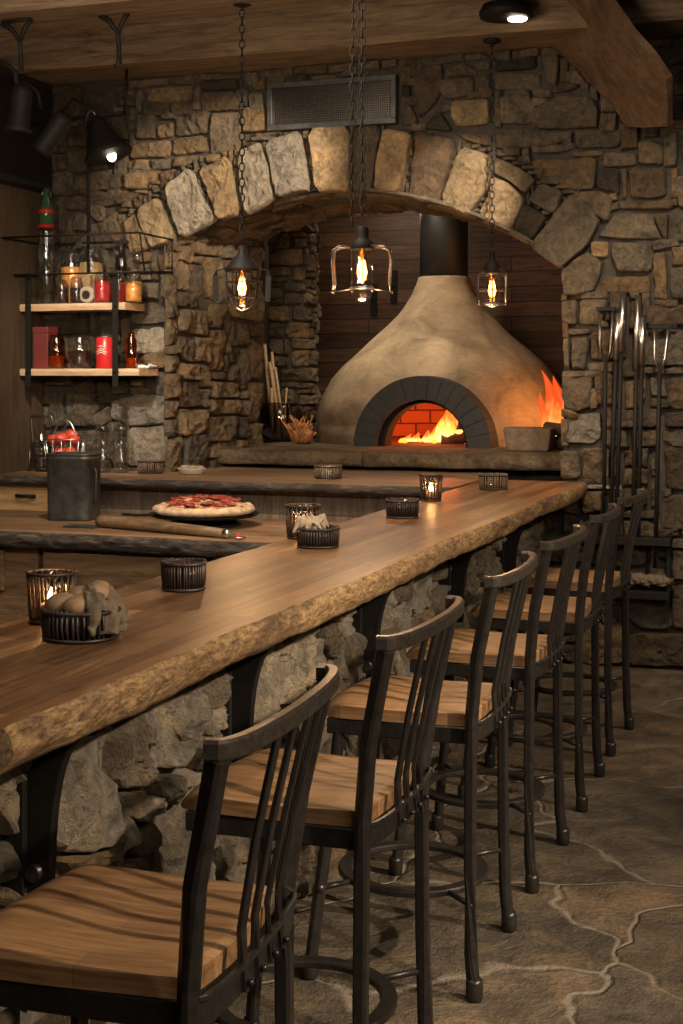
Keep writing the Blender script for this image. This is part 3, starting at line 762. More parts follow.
# cabinets under the pizza counter
for i, (xa, xb) in enumerate([(-4.98, -4.02), (-4.0, -3.02), (-3.0, -2.02)]):
    t = thing('base_cabinet', ['brown wooden base cabinet with a dark slot opening under the pizza counter at the left', 'brown wooden base cabinet under the middle of the pizza counter',
              'brown wooden base cabinet under the pizza counter beside the bar'][i], 'cabinet', ((xa+xb)/2, 7.0, 0))
    w = (xb-xa)/2-.004
    bm = nb(); box(bm, -w, w, -.43, .5, 0, .77); obj('body', bm, 'cab', t, bevel=.004)
    bm = nb(); box(bm, -w+.02, w-.02, -.455, -.432, .06, .5); box(bm, -w+.09, w-.09, -.462, -.455, .13, .43); obj('door', bm, 'cab', t, bevel=.004)
    if i == 0:
        bm = nb(); box(bm, -w+.02, w-.2, -.458, -.432, .53, .75); d = obj('drawer', bm, 'cab', t, bevel=.004)
        bm = nb(); box(bm, -w+.1, w-.24, -.468, -.459, .60, .69); obj('slot', bm, 'blackpaint', d, label='long black recessed slot')
    else:
        bm = nb(); box(bm, -w+.02, w-.02, -.455, -.432, .53, .75); obj('drawer', bm, 'cab', t, bevel=.004)

# ------------------------------------------------------------------ hearth and oven
bm = nb(); cl = bm.loops.layers.float_color.new('Col')
def slabpiece(x0, x1, y0, y1, z0, z1, seed):
    n = 40; rows = []
    for i in range(n+1):
        x = x0+(x1-x0)*i/n; r = []
        for k in range(7):
            tt = k/6; z = z1-(z1-z0)*tt
            r.append((y0-.02*math.sin(tt*PI)+noise.fractal(Vector((x*5, z*14, seed)), 1, 2, 4)*.025, z+noise.noise(Vector((x*4, seed, k)))*.006*(1 if k in (0, 6) else 0)))
        r += [(y1, z0), (y1, z1)]
        rows.append([bm.verts.new((x, a, b)) for a, b in r])
    for A, B in zip(rows, rows[1:]):
        m = len(A)
        for j in range(m):
            f = bm.faces.new((A[j], A[(j+1) % m], B[(j+1) % m], B[j])); f.smooth = j < 6
            for l in f.loops: l[cl] = (.24, .18, .115, 1)
    for r in (rows[0], rows[-1]):
        for l in bm.faces.new(r).loops: l[cl] = (.24, .18, .115, 1)
slabpiece(-4.0, -2.92, 8.78, 10.0, 1.095, 1.19, 1); slabpiece(-2.91, -1.40, 8.78, 10.0, 1.095, 1.19, 2)
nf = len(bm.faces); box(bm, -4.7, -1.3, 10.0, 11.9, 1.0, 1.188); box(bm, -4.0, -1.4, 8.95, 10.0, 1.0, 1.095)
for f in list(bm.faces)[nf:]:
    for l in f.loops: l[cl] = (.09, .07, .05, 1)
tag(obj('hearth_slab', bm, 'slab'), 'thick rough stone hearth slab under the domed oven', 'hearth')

OC = Vector((-2.84, 10.55, 1.19)); MX = -2.73 ; MY = 9.52
oven = thing('pizza_oven', 'big clay dome pizza oven with a black arched mouth inside the stone arch', 'oven', OC)
prof = [(.985, 0), (1.0, .08), (.995, .2), (.955, .34), (.88, .48), (.775, .6), (.65, .71), (.535, .81), (.44, .9), (.36, .98), (.30, 1.06), (.25, 1.14), (.215, 1.22), (.20, 1.27), (.19, 1.275)]
def interp(pr, n):
    out = []
    for (r0, z0), (r1, z1) in zip(pr, pr[1:]):
        for k in range(n): out.append((r0+(r1-r0)*k/n, z0+(z1-z0)*k/n))
    return out+[pr[-1]]
bm = nb(); lathe(bm, interp(prof, 3), n=120, jit=.025)
mx = MX-OC.x
dead = [f for f in bm.faces if f.calc_center_median().y < 0 and math.hypot(f.calc_center_median().x-mx, f.calc_center_median().z) < .42]
bmesh.ops.delete(bm, geom=dead, context='FACES')
dead = [f for f in bm.faces if len(f.verts) > 20]; bmesh.ops.delete(bm, geom=dead, context='FACES')
obj('dome', bm, 'clay', oven)
bm = nb(); lathe(bm, [(.86, 0), (.85, .25), (.74, .45), (.5, .6), (.2, .67), (.001, .68)], n=64)
dead = [f for f in bm.faces if f.calc_center_median().y < 0 and math.hypot(f.calc_center_median().x-mx, f.calc_center_median().z) < .4]
pass
bmesh.ops.delete(bm, geom=list(set(dead)), context='FACES')
obj('firebrick_vault', bm, 'brickin', oven)
bm = nb()     # mouth ring: slate segments
y0, y1 = MY-OC.y, MY-OC.y+.26
ro, ri = .505, .335; ns = 15
for s in range(ns):
    a0, a1 = PI*s/ns+.0015, PI*(s+1)/ns-.0015; pts = []
    for rr, aa in ((ro, (a0, (a0+a1)/2, a1)), (ri, (a1, (a0+a1)/2, a0))):
        for a in aa: pts.append((mx+rr*math.cos(a), rr*math.sin(a)*1.0+.001))
    prism(bm, pts, 'y', y0+R.uniform(-.004, .004), y1)
mr = obj('mouth_arch', bm, 'slate', oven, bevel=.003, label='black slate arch ring around the oven mouth')
bm = nb(); pts = []    # inner throat
for i in range(25): a = PI*i/24; pts.append((mx+.338*math.cos(a), .338*math.sin(a)))
for i in range(24, -1, -1): a = PI*i/24; pts.append((mx+.300*math.cos(a), .312*math.sin(a)))
for k in range(24):
    q = [pts[k], pts[k+1], pts[48-k], pts[49-k]]
    prism(bm, q, 'y', y0+.10, y1+.0)
obj('throat', bm, 'soot', mr)
bm = nb(); cyl(bm, (.0, 0, 1.2), (.0, 0, 2.25), .188, n=32); obj('flue', bm, 'blackpaint', oven, label='black flue pipe')

def flame(b, c, h, w, seed, lean=0):
    n = 10; rows = []
    for i in range(12):
        t = i/11; r = w*math.sin(min(1, t*1.35+.18)*PI*.62+.2)*(1-t)**.8*(1+.25*noise.noise(Vector((t*4, seed, 0))))
        ox = lean*t*t*h+.25*w*math.sin(t*5+seed)*t; oy = .2*w*math.sin(t*4+seed*2)*t
        rows.append([b.verts.new((c[0]+ox+r*math.cos(2*PI*k/n)*(1+.2*math.sin(3*k+seed)), c[1]+oy+r*.6*math.sin(2*PI*k/n), c[2]+t*h)) for k in range(n)])
    for A, B in zip(rows, rows[1:]):
        for k in range(n): b.faces.new((A[k], A[(k+1) % n], B[(k+1) % n], B[k])).smooth = True
    b.faces.new(rows[0][::-1])
fire = thing('oven_fire', 'wood fire burning inside the mouth of the clay oven', 'fire', (OC.x+.16, OC.y-.38, 1.19))
for (x, y, h, w, l) in ((-.08, -.02, .30, .06, .3), (-.02, -.05, .34, .075, .10), (.04, -.02, .30, .065, .15), (.11, .10, .26, .06, -.1), (-.13, .0, .16, .045, .3), (-.20, .02, .09, .05, .4), (-.28, .0, .07, .05, .3), (-.34, .01, .055, .05, .2), (.19, .05, .15, .045, 0), (.0, -.05, .12, .04, .4)):
    bm = nb(); flame(bm, (x, y, .01), h, w, x*30, l); obj('flame', bm, 'flame', fire)
bm = nb()
for i in range(26): blob(bm, (R.uniform(-.42, .25), R.uniform(-.06, .12), .012), R.uniform(.012, .022), i, .3, 1)
obj('embers', bm, 'ember', fire)['kind'] = 'stuff'
for i, (x, y, z, a, L, r, lab) in enumerate(((.02, -.06, .045, .2, .34, .045, 'charred log lying lowest at the front of the oven fire'), (.14, -.02, .05, -.5, .30, .042, 'charred log at the right side of the oven fire'),
         (.06, .03, .12, .9, .28, .036, 'charred log leaning on top of the oven fire'), (.2, .07, .13, -1.1, .24, .03, 'short charred log at the back right of the oven fire'))):
    bm = nb(); n = 14; pts = [(-L/2+L*k/7, .006*math.sin(k*2+i), .004*math.cos(k*3)) for k in range(8)]
    tube(bm, pts, r, 9, scales=[1+.12*math.sin(k*1.7+i) for k in range(8)])
    o = tag(obj('fire_log', bm, 'log', loc=(OC.x+.24+x, OC.y-.34+y, 1.19+z)), lab, 'log', 'logs in the oven fire'); o.rotation_euler = (0, .12*(i-1), a)
# second small fire at the right with its stone trough
t = thing('wood_trough', 'small clay trough beside the right foot of the oven dome', 'trough', (-1.93, 9.28, 1.19))
bm = nb(); prism(bm, [(-.11, 0), (.17, 0), (.19, .16), (-.14, .16), (-.13, .14), (-.12, .13), (.165, .13), (.15, .02), (-.1, .02)][:4], 'y', -.1, .1); obj('body', bm, 'trough', t, bevel=.02)
sf = thing('side_fire', 'orange flames rising beside the right jamb next to the oven', 'fire', (-1.80, 9.62, 1.19))
for (x, h, w, l) in ((-.04, .34, .07, -.2), (.02, .5, .10, -.25), (.10, .46, .11, -.2), (.17, .36, .09, -.1), (.05, .25, .08, .1)):
    bm = nb(); flame(bm, (x, 0, .05), h, w, x*40+3, l); obj('flame', bm, 'redflame', sf)
for i, (x, y, z, a, L, r, lab) in enumerate(((-1.74, 9.42, .05, .3, .34, .05, 'dark log lowest in the little pile at the right jamb'), (-1.68, 9.40, .145, -.25, .30, .045, 'dark log on top of the little pile at the right jamb'), (-1.62, 9.54, .06, .6, .3, .055, 'dark log at the back of the little pile at the right jamb'))):
    bm = nb(); tube(bm, [(-L/2+L*k/6, .006*math.sin(k*2+i), 0) for k in range(7)], r, 9, scales=[1+.1*math.sin(k*1.7+i) for k in range(7)])
    o = tag(obj('fire_log', bm, 'log', loc=(x, y, 1.19+z)), lab, 'log', 'logs beside the jamb'); o.rotation_euler = (0, 0, a)
# jar of kindling at the left of the hearth
t = thing('kindling_jar', 'round smoky glass jar holding wooden sticks at the left end of the hearth', 'jar', (-4.02, 10.08, 1.19))
t.scale = (1.12, 1.12, 1.1)
bm = nb(); lathe(bm, [(.001, .004), (.10, .004), (.145, .05), (.16, .13), (.15, .22), (.13, .27), (.126, .27), (.145, .22), (.154, .13), (.14, .055), (.10, .012), (.001, .012)], n=32)
obj('glass_bowl', bm, 'smoke', t)
bm = nb(); tube(bm, [(.132*math.cos(a), .132*math.sin(a), .27) for a in [2*PI*i/24 for i in range(24)]], .005, 6, True)
for k in range(8):
    a = 2*PI*k/8; tube(bm, [(r*math.cos(a), r*math.sin(a), z) for r, z in ((.1, .0), (.15, .05), (.165, .13), (.155, .22), (.135, .27))], .004, 5)
obj('wire_cage', bm, 'wire', t)
for k, (dx, dy, tx, L, r) in enumerate(((-.06, 0, -.10, .74, .018), (-.03, .03, -.08, .68, .014), (0, -.02, -.14, .6, .016), (.03, .01, -.14, .56, .013), (.06, .02, -.26, .54, .012), (.02, .05, .03, .40, .012), (-.05, -.04, -.02, .4, .016))):
    bm = nb(); tube(bm, [(0, 0, 0), (tx*L*.5+.01*math.sin(k), .0, L*.5), (tx*L, 0, L)], r, 7, scales=[1, .9, .7])
    tag(obj('kindling_stick', bm, 'shelfwood', loc=(-4.02+dx, 10.08+dy, 1.205)), 'pale wooden stick standing in the round smoky glass jar', 'stick', 'sticks in the kindling jar')
bm = nb()
for k in range(90):
    a = R.uniform(0, 2*PI); L = R.uniform(.08, .2); x, y = R.gauss(0, .035), R.gauss(0, .03)
    tube(bm, [(x, y, .01), (x+math.cos(a)*.02-.01, y+math.sin(a)*.02, L*.6), (x+math.cos(a)*.07-.02, y+math.sin(a)*.05, L*R.uniform(.8, 1.1))], .0045, 4)
blob(bm, (0, 0, .06), .065, 3, .3, 3, (1.2, .8, .9))
tag(obj('dried_bundle', bm, 'copper', loc=(-3.70, 9.72, 1.19)), 'rusty orange bundle of dried stalks lying beside the left foot of the oven', 'dried stalks')
for k, (x, y) in enumerate(((393, 286), (373, 300), (407, 175))):
    X, z = onY(x, y, 11.86); bm = nb(); box(bm, X-.03, X+.03, 11.875, 11.898, z-.14, z+.14); blob(bm, (X, 11.873, z), .015, amp=0, sub=1)
    tag(obj('wall_strap', bm, 'iron'), ['upper flat iron strap on the plank wall left of the flue', 'lower flat iron strap on the plank wall left of the flue', 'flat iron strap high on the plank wall near the flue'][k], 'strap')

# ------------------------------------------------------------------ wall vent
t = thing('wall_vent', 'rusty metal grille vent set in the stone wall above the arch', 'vent', (-2.935, WY-.02, 3.39))
bm = nb(); w, h = .425, .15
for a in ((-w, w, h-.035, h), (-w, w, -h, -h+.035), (-w, -w+.035, -h+.035, h-.035), (w-.035, w, -h+.035, h-.035)): box(bm, a[0], a[1], -.05, .0, a[2], a[3])
obj('frame', bm, 'zinc', t, bevel=.004)
bm = nb(); box(bm, -w, w, .004, .012, -h, h); obj('backing', bm, 'blackpaint', t)
bm = nb()
for i in range(54): x = -w+.04+i*(2*w-.08)/53; box(bm, x-.002, x+.002, -.022, -.018, -h+.03, h-.03)
for i in range(16): z = -h+.04+i*(2*h-.08)/15; box(bm, -w+.03, w-.03, -.026, -.022, z-.002, z+.002)
obj('grille', bm, 'railsteel', t)

# ------------------------------------------------------------------ bar stools
def arcpts(xe, ye, bul, z, n=20, ye2=None):
    return [(xe+bul*max(0, math.cos(PI*(i/n-.5)))**.6, ye*math.sin(PI*(i/n-.5))**1, z) for i in range(n+1)]
def make_stool(label):
    t = thing('bar_stool', label, 'bar stool', (0, 0, 0), 0, 'bar stools along the bar')
    # saddle seat
    bm = nb(); nx, nyy = 22, 18; x0, x1, hw = -.235, .188, .225; top = []; bot = []
    for i in range(nx+1):
        u = i/nx; rt = []; rb = []
        for j in range(nyy+1):
            v = 2*j/nyy-1
            w = hw*(1-.10*u) if u > .4 else hw*(.96-.25*max(0, .12-u)/.12*.3)
            x = x0+(x1-x0)*u+(.022*(1-v*v) if u > .5 else 0)*(u-.5)*2-(.02*(1-v*v))*(1-u)
            dip = -.010*math.exp(-((u-.6)/.28)**2)*(1-.55*v*v)-.028*max(0, (.16-u)/.16)**2-.004*abs(v)**8-.003*(u > .96)
            dip += .006*math.exp(-(v/.25)**2)*max(0, .5-u)
            rt.append(bm.verts.new((x, w*v, .765+dip))); rb.append(bm.verts.new((x*.985, w*v*.985, .724)))
        top.append(rt); bot.append(rb)
    for i in range(nx):
        for j in range(nyy):
            f = bm.faces.new((top[i][j], top[i+1][j], top[i+1][j+1], top[i][j+1])); f.smooth = True
            bm.faces.new((bot[i][j], bot[i][j+1], bot[i+1][j+1], bot[i+1][j]))
    for i in range(nx):
        bm.faces.new((top[i][0], bot[i][0], bot[i+1][0], top[i+1][0])); bm.faces.new((top[i][-1], top[i+1][-1], bot[i+1][-1], bot[i][-1]))
    for j in range(nyy):
        bm.faces.new((top[0][j], top[0][j+1], bot[0][j+1], bot[0][j])); bm.faces.new((top[-1][j], bot[-1][j], bot[-1][j+1], top[-1][j+1]))
    obj('seat', bm, 'seat', t, label='golden brown saddle shaped wooden seat')
    bm = nb()     # steel seat frame
    sweep(bm, [(-.21, -.2, .70), (.19, -.2, .70), (.19, .2, .70), (-.21, .2, .70)], rect(.022, .045), True, smooth=False)
    box(bm, -.2, .18, -.012, .012, .685, .705); box(bm, -.02, .02, -.2, .2, .685, .705); box(bm, -.18, .17, -.18, .18, .70, .724)
    obj('seat_frame', bm, 'steel', t)
    bm = nb(); sweep(bm, arcpts(.200, .228, .032, .715), rect(.014, .042)); sweep(bm, arcpts(.208, .228, .034, .742), rect(.01, .010))
    obj('lower_rail', bm, 'steel', t)
    bm = nb(); sweep(bm, arcpts(.250, .282, .060, 1.135), rect(.024, .032, .2)); obj('top_rail', bm, 'railsteel', t, label='worn curved steel top rail')
    for s in (-1, 1):
        bm = nb(); pts = [(.215, s*.25, .012), (.205, s*.245, .12), (.20, s*.235, .35), (.20, s*.228, .62), (.203, s*.228, .76), (.222, s*.25, .92), (.264, s*.266, 1.118)]
        sweep(bm, pts, rect(.030, .034, .2)); obj('back_post', bm, 'steel', t)
        bm = nb(); lathe(bm, [(.02, 0), (.024, .008), (.024, .05), (.019, .06)], c=(.215, s*.25, 0), n=12); obj('foot_cap', bm, 'steel', t)
        bm = nb(); pts = [(-.255, s*.25, .012), (-.235, s*.238, .2), (-.205, s*.215, .45), (-.185, s*.19, .70)]
        sweep(bm, pts, rect(.028, .032, .2)); obj('front_leg', bm, 'steel', t)
        bm = nb(); lathe(bm, [(.02, 0), (.024, .008), (.024, .05), (.019, .06)], c=(-.255, s*.25, 0), n=12); obj('foot_cap', bm, 'steel', t)
    for k in range(4):
        v = (-.40, -.14, .13, .39)[k]; a = math.asin(v)
        xb = .200+.032*math.cos(a)**.6+.010; xt = .250+.060*math.cos(a)**.6
        bm = nb(); sweep(bm, [(xb, .225*v, .70), (xb-.004, .225*v, .80), ((xb+xt)/2-.008, .26*v, .95), (xt, .282*v, 1.125)], rect(.016, .010, .2))
        blob(bm, (xb+.012, .225*v, .715), .007, amp=0, sub=1); obj('spindle', bm, 'steel', t)
    bm = nb(); n = 36
    sweep(bm, [(.20*math.cos(2*PI*i/n)-.02, .20*math.sin(2*PI*i/n), .25) for i in range(n)], rect(.040, .018, .2), True)
    for sx, xx in ((1, .203), (-1, -.228)):
        for s in (-1, 1):
            tube(bm, [(sx*.13-.02, s*.148, .25), (xx, s*.238, .25)], .008, 7); blob(bm, (xx, s*.238, .25), .018, amp=0, sub=1)
    obj('foot_ring', bm, 'steel', t)
    return t
stool_labels = ['black steel bar stool nearest the camera with its seat fully in view', 'black steel bar stool second from the camera, behind the nearest one',
    'black steel bar stool third from the camera along the bar', 'black steel bar stool fourth from the camera along the bar',
    'black steel bar stool fifth from the camera, second from the tool wall', 'black steel bar stool farthest from the camera next to the stone wall']
st = make_stool(stool_labels[0])
for i, (yy, rz) in enumerate(((2.14, .05), (3.02, .0), (3.93, .03), (4.78, -.02), (5.68, .02), (6.53, -.03))):
    o = st if i == 0 else copy_tree(st)
    o.location = (-1.13, yy, 0); o.rotation_euler = (0, 0, rz); o['label'] = stool_labels[i]

# ------------------------------------------------------------------ table-top things
def candle(name, label, x, y, z, r, h, cat='candle holder'):
    t = thing(name, label, cat, (x, y, z), 0, 'glass candle holders on the bar')
    bm = nb(); lathe(bm, [(.001, .002), (r*.82, .002), (r*.86, .02), (r*.93, h*.6), (r, h), (r*.96, h), (r*.88, h*.6), (r*.8, .025), (r*.78, .012), (.001, .012)], n=80, flute=.03, fn=20)
    obj('glass_cup', bm, 'smoke', t)
    bm = nb()
    for k in range(20):
        a = 2*PI*k/20; tube(bm, [(q*math.cos(a), q*math.sin(a), zz) for q, zz in ((r*.86, .004), (r*.93, .02), (r*.98, h*.6), (r*1.04, h))], .0026, 5)
    for q, zz in ((r*.9, .006), (r*1.04, h)): tube(bm, [(q*math.cos(2*PI*i/32), q*math.sin(2*PI*i/32), zz) for i in range(32)], .0042, 6, True)
    obj('wire_sleeve', bm, 'wire', t)
    c = nb(); lathe(c, [(.001, .014), (r*.5, .014), (r*.5, h*.38), (.001, h*.38)], n=20); w = obj('candle', c, 'wax', t)
    c = nb(); lathe(c, [(.001, h*.38), (.009, h*.42), (.012, h*.48), (.007, h*.60), (.001, h*.70)], n=10); obj('candle_flame', c, 'candleflame', w)
    ld = bpy.data.lights.new('candle_light', 'POINT'); ld.energy = .6; ld.color = (1, .55, .22); ld.shadow_soft_size = .012
    l = bpy.data.objects.new('candle_light', ld); COL.objects.link(l); l.parent = t; l.location = (0, 0, h*.72)
    return t
candle('candle_holder', 'tall ribbed glass candle holder beside the bread basket at the near end of the bar', -1.835, 3.06, 1.07, .058, .125)
candle('candle_holder', 'ribbed glass candle holder beside the basket with folded napkins halfway along the bar', -1.895, 4.98, 1.07, .064, .125)
candle('candle_holder', 'small clear candle holder standing farthest along the bar', -1.87, 6.70, 1.07, .054, .13)

def twigpot(label, x, y, z, r, h, mat='wire', inner='dark', grp='woven pots', sq=False, nm='woven_pot', cnt=44):
    t = thing(nm, label, 'pot', (x, y, z), .3, grp)
    bm = nb()
    def P(a, rr):
        if sq:
            k = 1/max(abs(math.cos(a)), abs(math.sin(a))); k = min(k, 1.22); return (rr*.95*k*math.cos(a), rr*.95*k*math.sin(a))
        return (rr*math.cos(a), rr*math.sin(a))
    for k in range(cnt):
        a = 2*PI*k/cnt; j = R.uniform(-.002, .002); q0 = P(a, r*.94); q1 = P(a+R.uniform(-.03, .03), r)
        tube(bm, [(q0[0], q0[1], .003), (q1[0], q1[1], h*.5), (q1[0], q1[1], h+j)], r*.05, 5)
    obj('twig_wall', bm, mat, t)
    bm = nb()
    for zz, kk in ((.006, .97), (h*.92, 1.04)): tube(bm, [(*P(2*PI*i/40, r*kk), zz) for i in range(40)], .0045, 6, True)
    obj('hoop', bm, 'wire', t)
    bm = nb(); lathe(bm, [(.001, .004), (r*.86, .004), (r*.9, h*.9), (r*.82, h*.9), (r*.8, h*.55), (.001, h*.5)], n=32); obj('bowl', bm, inner, t)
    return t
twigpot('round dark twig pot standing alone near the bread basket', -1.76, 3.66, 1.07, .062, .085, 'wire')
twigpot('dark round twig pot in the middle of the bar, behind the napkin basket', -1.765, 5.86, 1.07, .07, .082, 'wire')
twigpot('squarish twig pot at the far end of the bar near the jamb', -1.745, 7.52, 1.07, .078, .085, 'twig', 'smoke', sq=True)
twigpot('brown twig ramekin on the back counter in front of the oven', -2.88, 8.0, 1.07, .082, .08, 'twig', 'white')
twigpot('brown twig ramekin on the back counter below the shelves', -4.10, 8.04, 1.07, .078, .085, 'twig', 'smoke')
# napkin basket
t = twigpot('twig basket holding folded cream napkins beside the middle candle', -1.745, 4.74, 1.07, .074, .075, 'wire', 'dark', nm='napkin_basket')
t['category'] = 'basket'
for k in range(4):
    bm = nb(); n = 10; rows = []
    for i in range(n+1):
        u = i/n; rows.append([bm.verts.new((-.05+.10*u, .010*math.sin(u*6+k+j*.8)+j*.006, .0+.045*math.sin(u*PI)*(1-.1*j)+.012*j*math.sin(u*9))) for j in range(5)])
    for A, B in zip(rows, rows[1:]):
        for j in range(4): bm.faces.new((A[j], A[j+1], B[j+1], B[j])).smooth = True
    o = tag(obj('napkin', bm, 'cloth', loc=(-1.745+.012*k-.02, 4.72+.018*k-.03, 1.125+.003*k)), 'cream folded napkin standing in the twig basket beside the middle candle', 'napkin', 'napkins in the basket')
    o.rotation_euler = (0, 0, .5+.3*k); sm = o.modifiers.new('thick', 'SOLIDIFY'); sm.thickness = .006
# bread basket
t = twigpot('oval twig basket of bread rolls at the near end of the bar', -1.66, 2.90, 1.07, .08, .075, 'wire', 'dark', nm='bread_basket')
t['category'] = 'basket'; t.scale = (1.1, 1.1, 1); t.rotation_euler = (0, 0, .3)
for k, (x, y, z, r, s) in enumerate(((-.035, -.02, .075, .04, (1.25, .9, .8)), (.02, -.035, .08, .036, (1.2, .9, .8)), (.03, .03, .10, .036, (1.1, .9, .9)), (-.02, .035, .085, .038, (1.2, 1, .8)))):
    bm = nb(); blob(bm, (0, 0, 0), r, k+4, .08, 3, s, rot=k*.9)
    tag(obj('bread_roll', bm, 'bread', loc=(-1.66+x, 2.90+y, 1.07+z)), ['round bread roll at the front left of the near basket', 'round bread roll at the front right of the near basket', 'bread roll lying highest in the near basket', 'bread roll at the back left of the near basket'][k], 'bread roll', 'rolls in the bread basket')
bm = nb(); n = 24; rows = []     # draped cloth over the right side
for i in range(n+1):
    u = i/n; rows.append([])
    for j in range(29):
        v = j/28; a = -1.0+1.9*v
        r = .035+.062*min(1, u*1.4)+.014*math.sin(v*23+u*7)*u+.018*noise.noise(Vector((u*6, v*9, 1))); z = .105+.02*math.sin(v*9)*(1-u)+.02*noise.noise(Vector((u*7, v*8, 4))) - max(0, u-.45)*.15
        rows[-1].append(bm.verts.new((r*math.cos(a), r*math.sin(a), z)))
for A, B in zip(rows, rows[1:]):
    for j in range(28): bm.faces.new((A[j], A[j+1], B[j+1], B[j])).smooth = True
o = tag(obj('linen_cloth', bm, 'burlap', loc=(-1.66, 2.90, 1.07)), 'olive linen cloth draped over the side of the bread basket', 'cloth'); o.rotation_euler = (0, 0, .1)
o.modifiers.new('thick', 'SOLIDIFY').thickness = .004
# napkin tray on back counter
t = thing('white_tray', 'small white china dish near the left end of the hearth', 'dish', (-3.83, 8.08, 1.07))
bm = nb(); lathe(bm, [(.001, .003), (.075, .003), (.095, .035), (.1, .038), (.09, .036), (.07, .012), (.001, .012)], n=28); o = obj('dish', bm, 'white', t); o.scale = (1, .7, 1)
bm = nb()
for k in range(3): blob(bm, (-.04+.045*k, 0, .042), .03, k, .3, 2, (1.2, .8, .5))
obj('butter', bm, 'cloth', t)

# pizza, stand and peel
PZ = Vector((-3.29, 7.10, .86))
t = thing('pizza_stand', 'black iron stand and tray carrying the pizza', 'stand', PZ)
bm = nb(); lathe(bm, [(.001, .052), (.28, .052), (.305, .062), (.31, .068), (.28, .06), (.001, .06)], n=48); obj('tray', bm, 'iron', t)
bm = nb(); lathe(bm, [(.2, 0), (.21, .006), (.19, .02), (.12, .05), (.001, .052)], n=32); obj('foot', bm, 'iron', t)
bm = nb(); sweep(bm, [(-.29, -.05, .055), (-.38, -.06, .05), (-.47, -.07, .055)], rect(.035, .012)); obj('handle', bm, 'iron', t)
pz = thing('pizza', 'large round pizza with puffy crust and red cured meat topping', 'pizza', PZ+Vector((0, 0, .064)))
bm = nb(); rings = []; n = 72
prf = [(.001, 0), (.24, 0), (.275, .010), (.286, .026), (.278, .042), (.262, .052), (.245, .050), (.225, .044)]
rr = []
for r, z in prf:
    ring = []
    for i in range(n):
        a = 2*PI*i/n; k = 1+.03*noise.noise(Vector((math.cos(a)*3, math.sin(a)*3, 1)))
        zz = z*(1+.3*noise.noise(Vector((math.cos(a)*4, math.sin(a)*4, 7))))
        ring.append(bm.verts.new((r*k*math.cos(a), r*k*math.sin(a), zz)))
    rr.append(ring)
for A, B in zip(rr, rr[1:]):
    for i in range(n): bm.faces.new((A[i], A[(i+1) % n], B[(i+1) % n], B[i])).smooth = True
obj('crust', bm, 'crust', pz)
bm = nb(); rr = []
for r in (.250, .215, .18, .14, .10, .05, .002):
    rr.append([bm.verts.new((r*math.cos(2*PI*i/n), r*math.sin(2*PI*i/n), .042+.05*(1-(r/.25)**2)+.014*noise.fractal(Vector((r*math.cos(2*PI*i/n)*16, r*math.sin(2*PI*i/n)*16, 2)), 1, 2, 3))) for i in range(n)])
for A, B in zip(rr, rr[1:]):
    for i in range(n): bm.faces.new((A[i], A[(i+1) % n], B[(i+1) % n], B[i])).smooth = True
obj('cheese', bm, 'pizzatop', pz)
k = 0
while k < 34:
    x, y = R.uniform(-.22, .22), R.uniform(-.22, .22)
    if math.hypot(x, y) > .215: continue
    bm = nb(); m2 = 10; ring = []
    rr0 = R.uniform(.02, .034)
    for lv, (q, zz) in enumerate(((1, 0), (1, .006), (.7, .010), (.2, .008))):
        ring.append([bm.verts.new((x+q*rr0*math.cos(2*PI*i/m2)*(1+.2*math.sin(i*2+k)), y+q*rr0*math.sin(2*PI*i/m2)*.8, .052+.045*(1-(math.hypot(x, y)/.25)**2)+zz+.004*math.sin(i+k))) for i in range(m2)])
    for A, B in zip(ring, ring[1:]):
        for i in range(m2): bm.faces.new((A[i], A[(i+1) % m2], B[(i+1) % m2], B[i])).smooth = True
    bm.faces.new(ring[-1]); obj('meat_slice', bm, 'salami', pz); k += 1
M['peelwood'] = wood_mat('peel_wood', [(.09, .05, .025), (.19, .12, .065), (.27, .18, .1)], (1, 6, 6), .5, .8, None, .2, False)
t = thing('pizza_peel', 'long wooden handled peel lying in front of the pizza', 'peel', (-3.80, 6.83, .86))
dv = Vector((.93, -.30, 0)).normalized()
def L(s, z=.0, o=0): return (dv.x*s-dv.y*o, dv.y*s+dv.x*o, z)
bm = nb(); tube(bm, [L(0, .034), L(.03, .035), L(.4, .034), L(.75, .03), L(.93, .027)], .034, 14, scales=[.8, 1, .95, .8, .68]); obj('handle', bm, 'peelwood', t, label='brown turned wooden handle')
bm = nb(); cyl(bm, L(.93, .027), L(.965, .027), .026, .02, 12); tube(bm, [L(.96, .027), L(1.0, .02, .02), L(1.05, .014, .015), L(1.04, .012, -.02), L(.98, .014, -.02)], .006, 6); obj('ferrule', bm, 'brightsteel', t, label='bright steel tip')
bm = nb(); blob(bm, L(1.02, .018, 0), .018, 2, .1, 2, (1, 1, .6)); obj('tip', bm, 'red', t, label='glossy red end')
bm = nb(); prism(bm, [(-.18, -.08), (.02, -.09), (.02, .03), (-.18, .04)], 'z', .002, .008); obj('blade', bm, 'zinc', t, bevel=.002, label='thin grey steel blade')

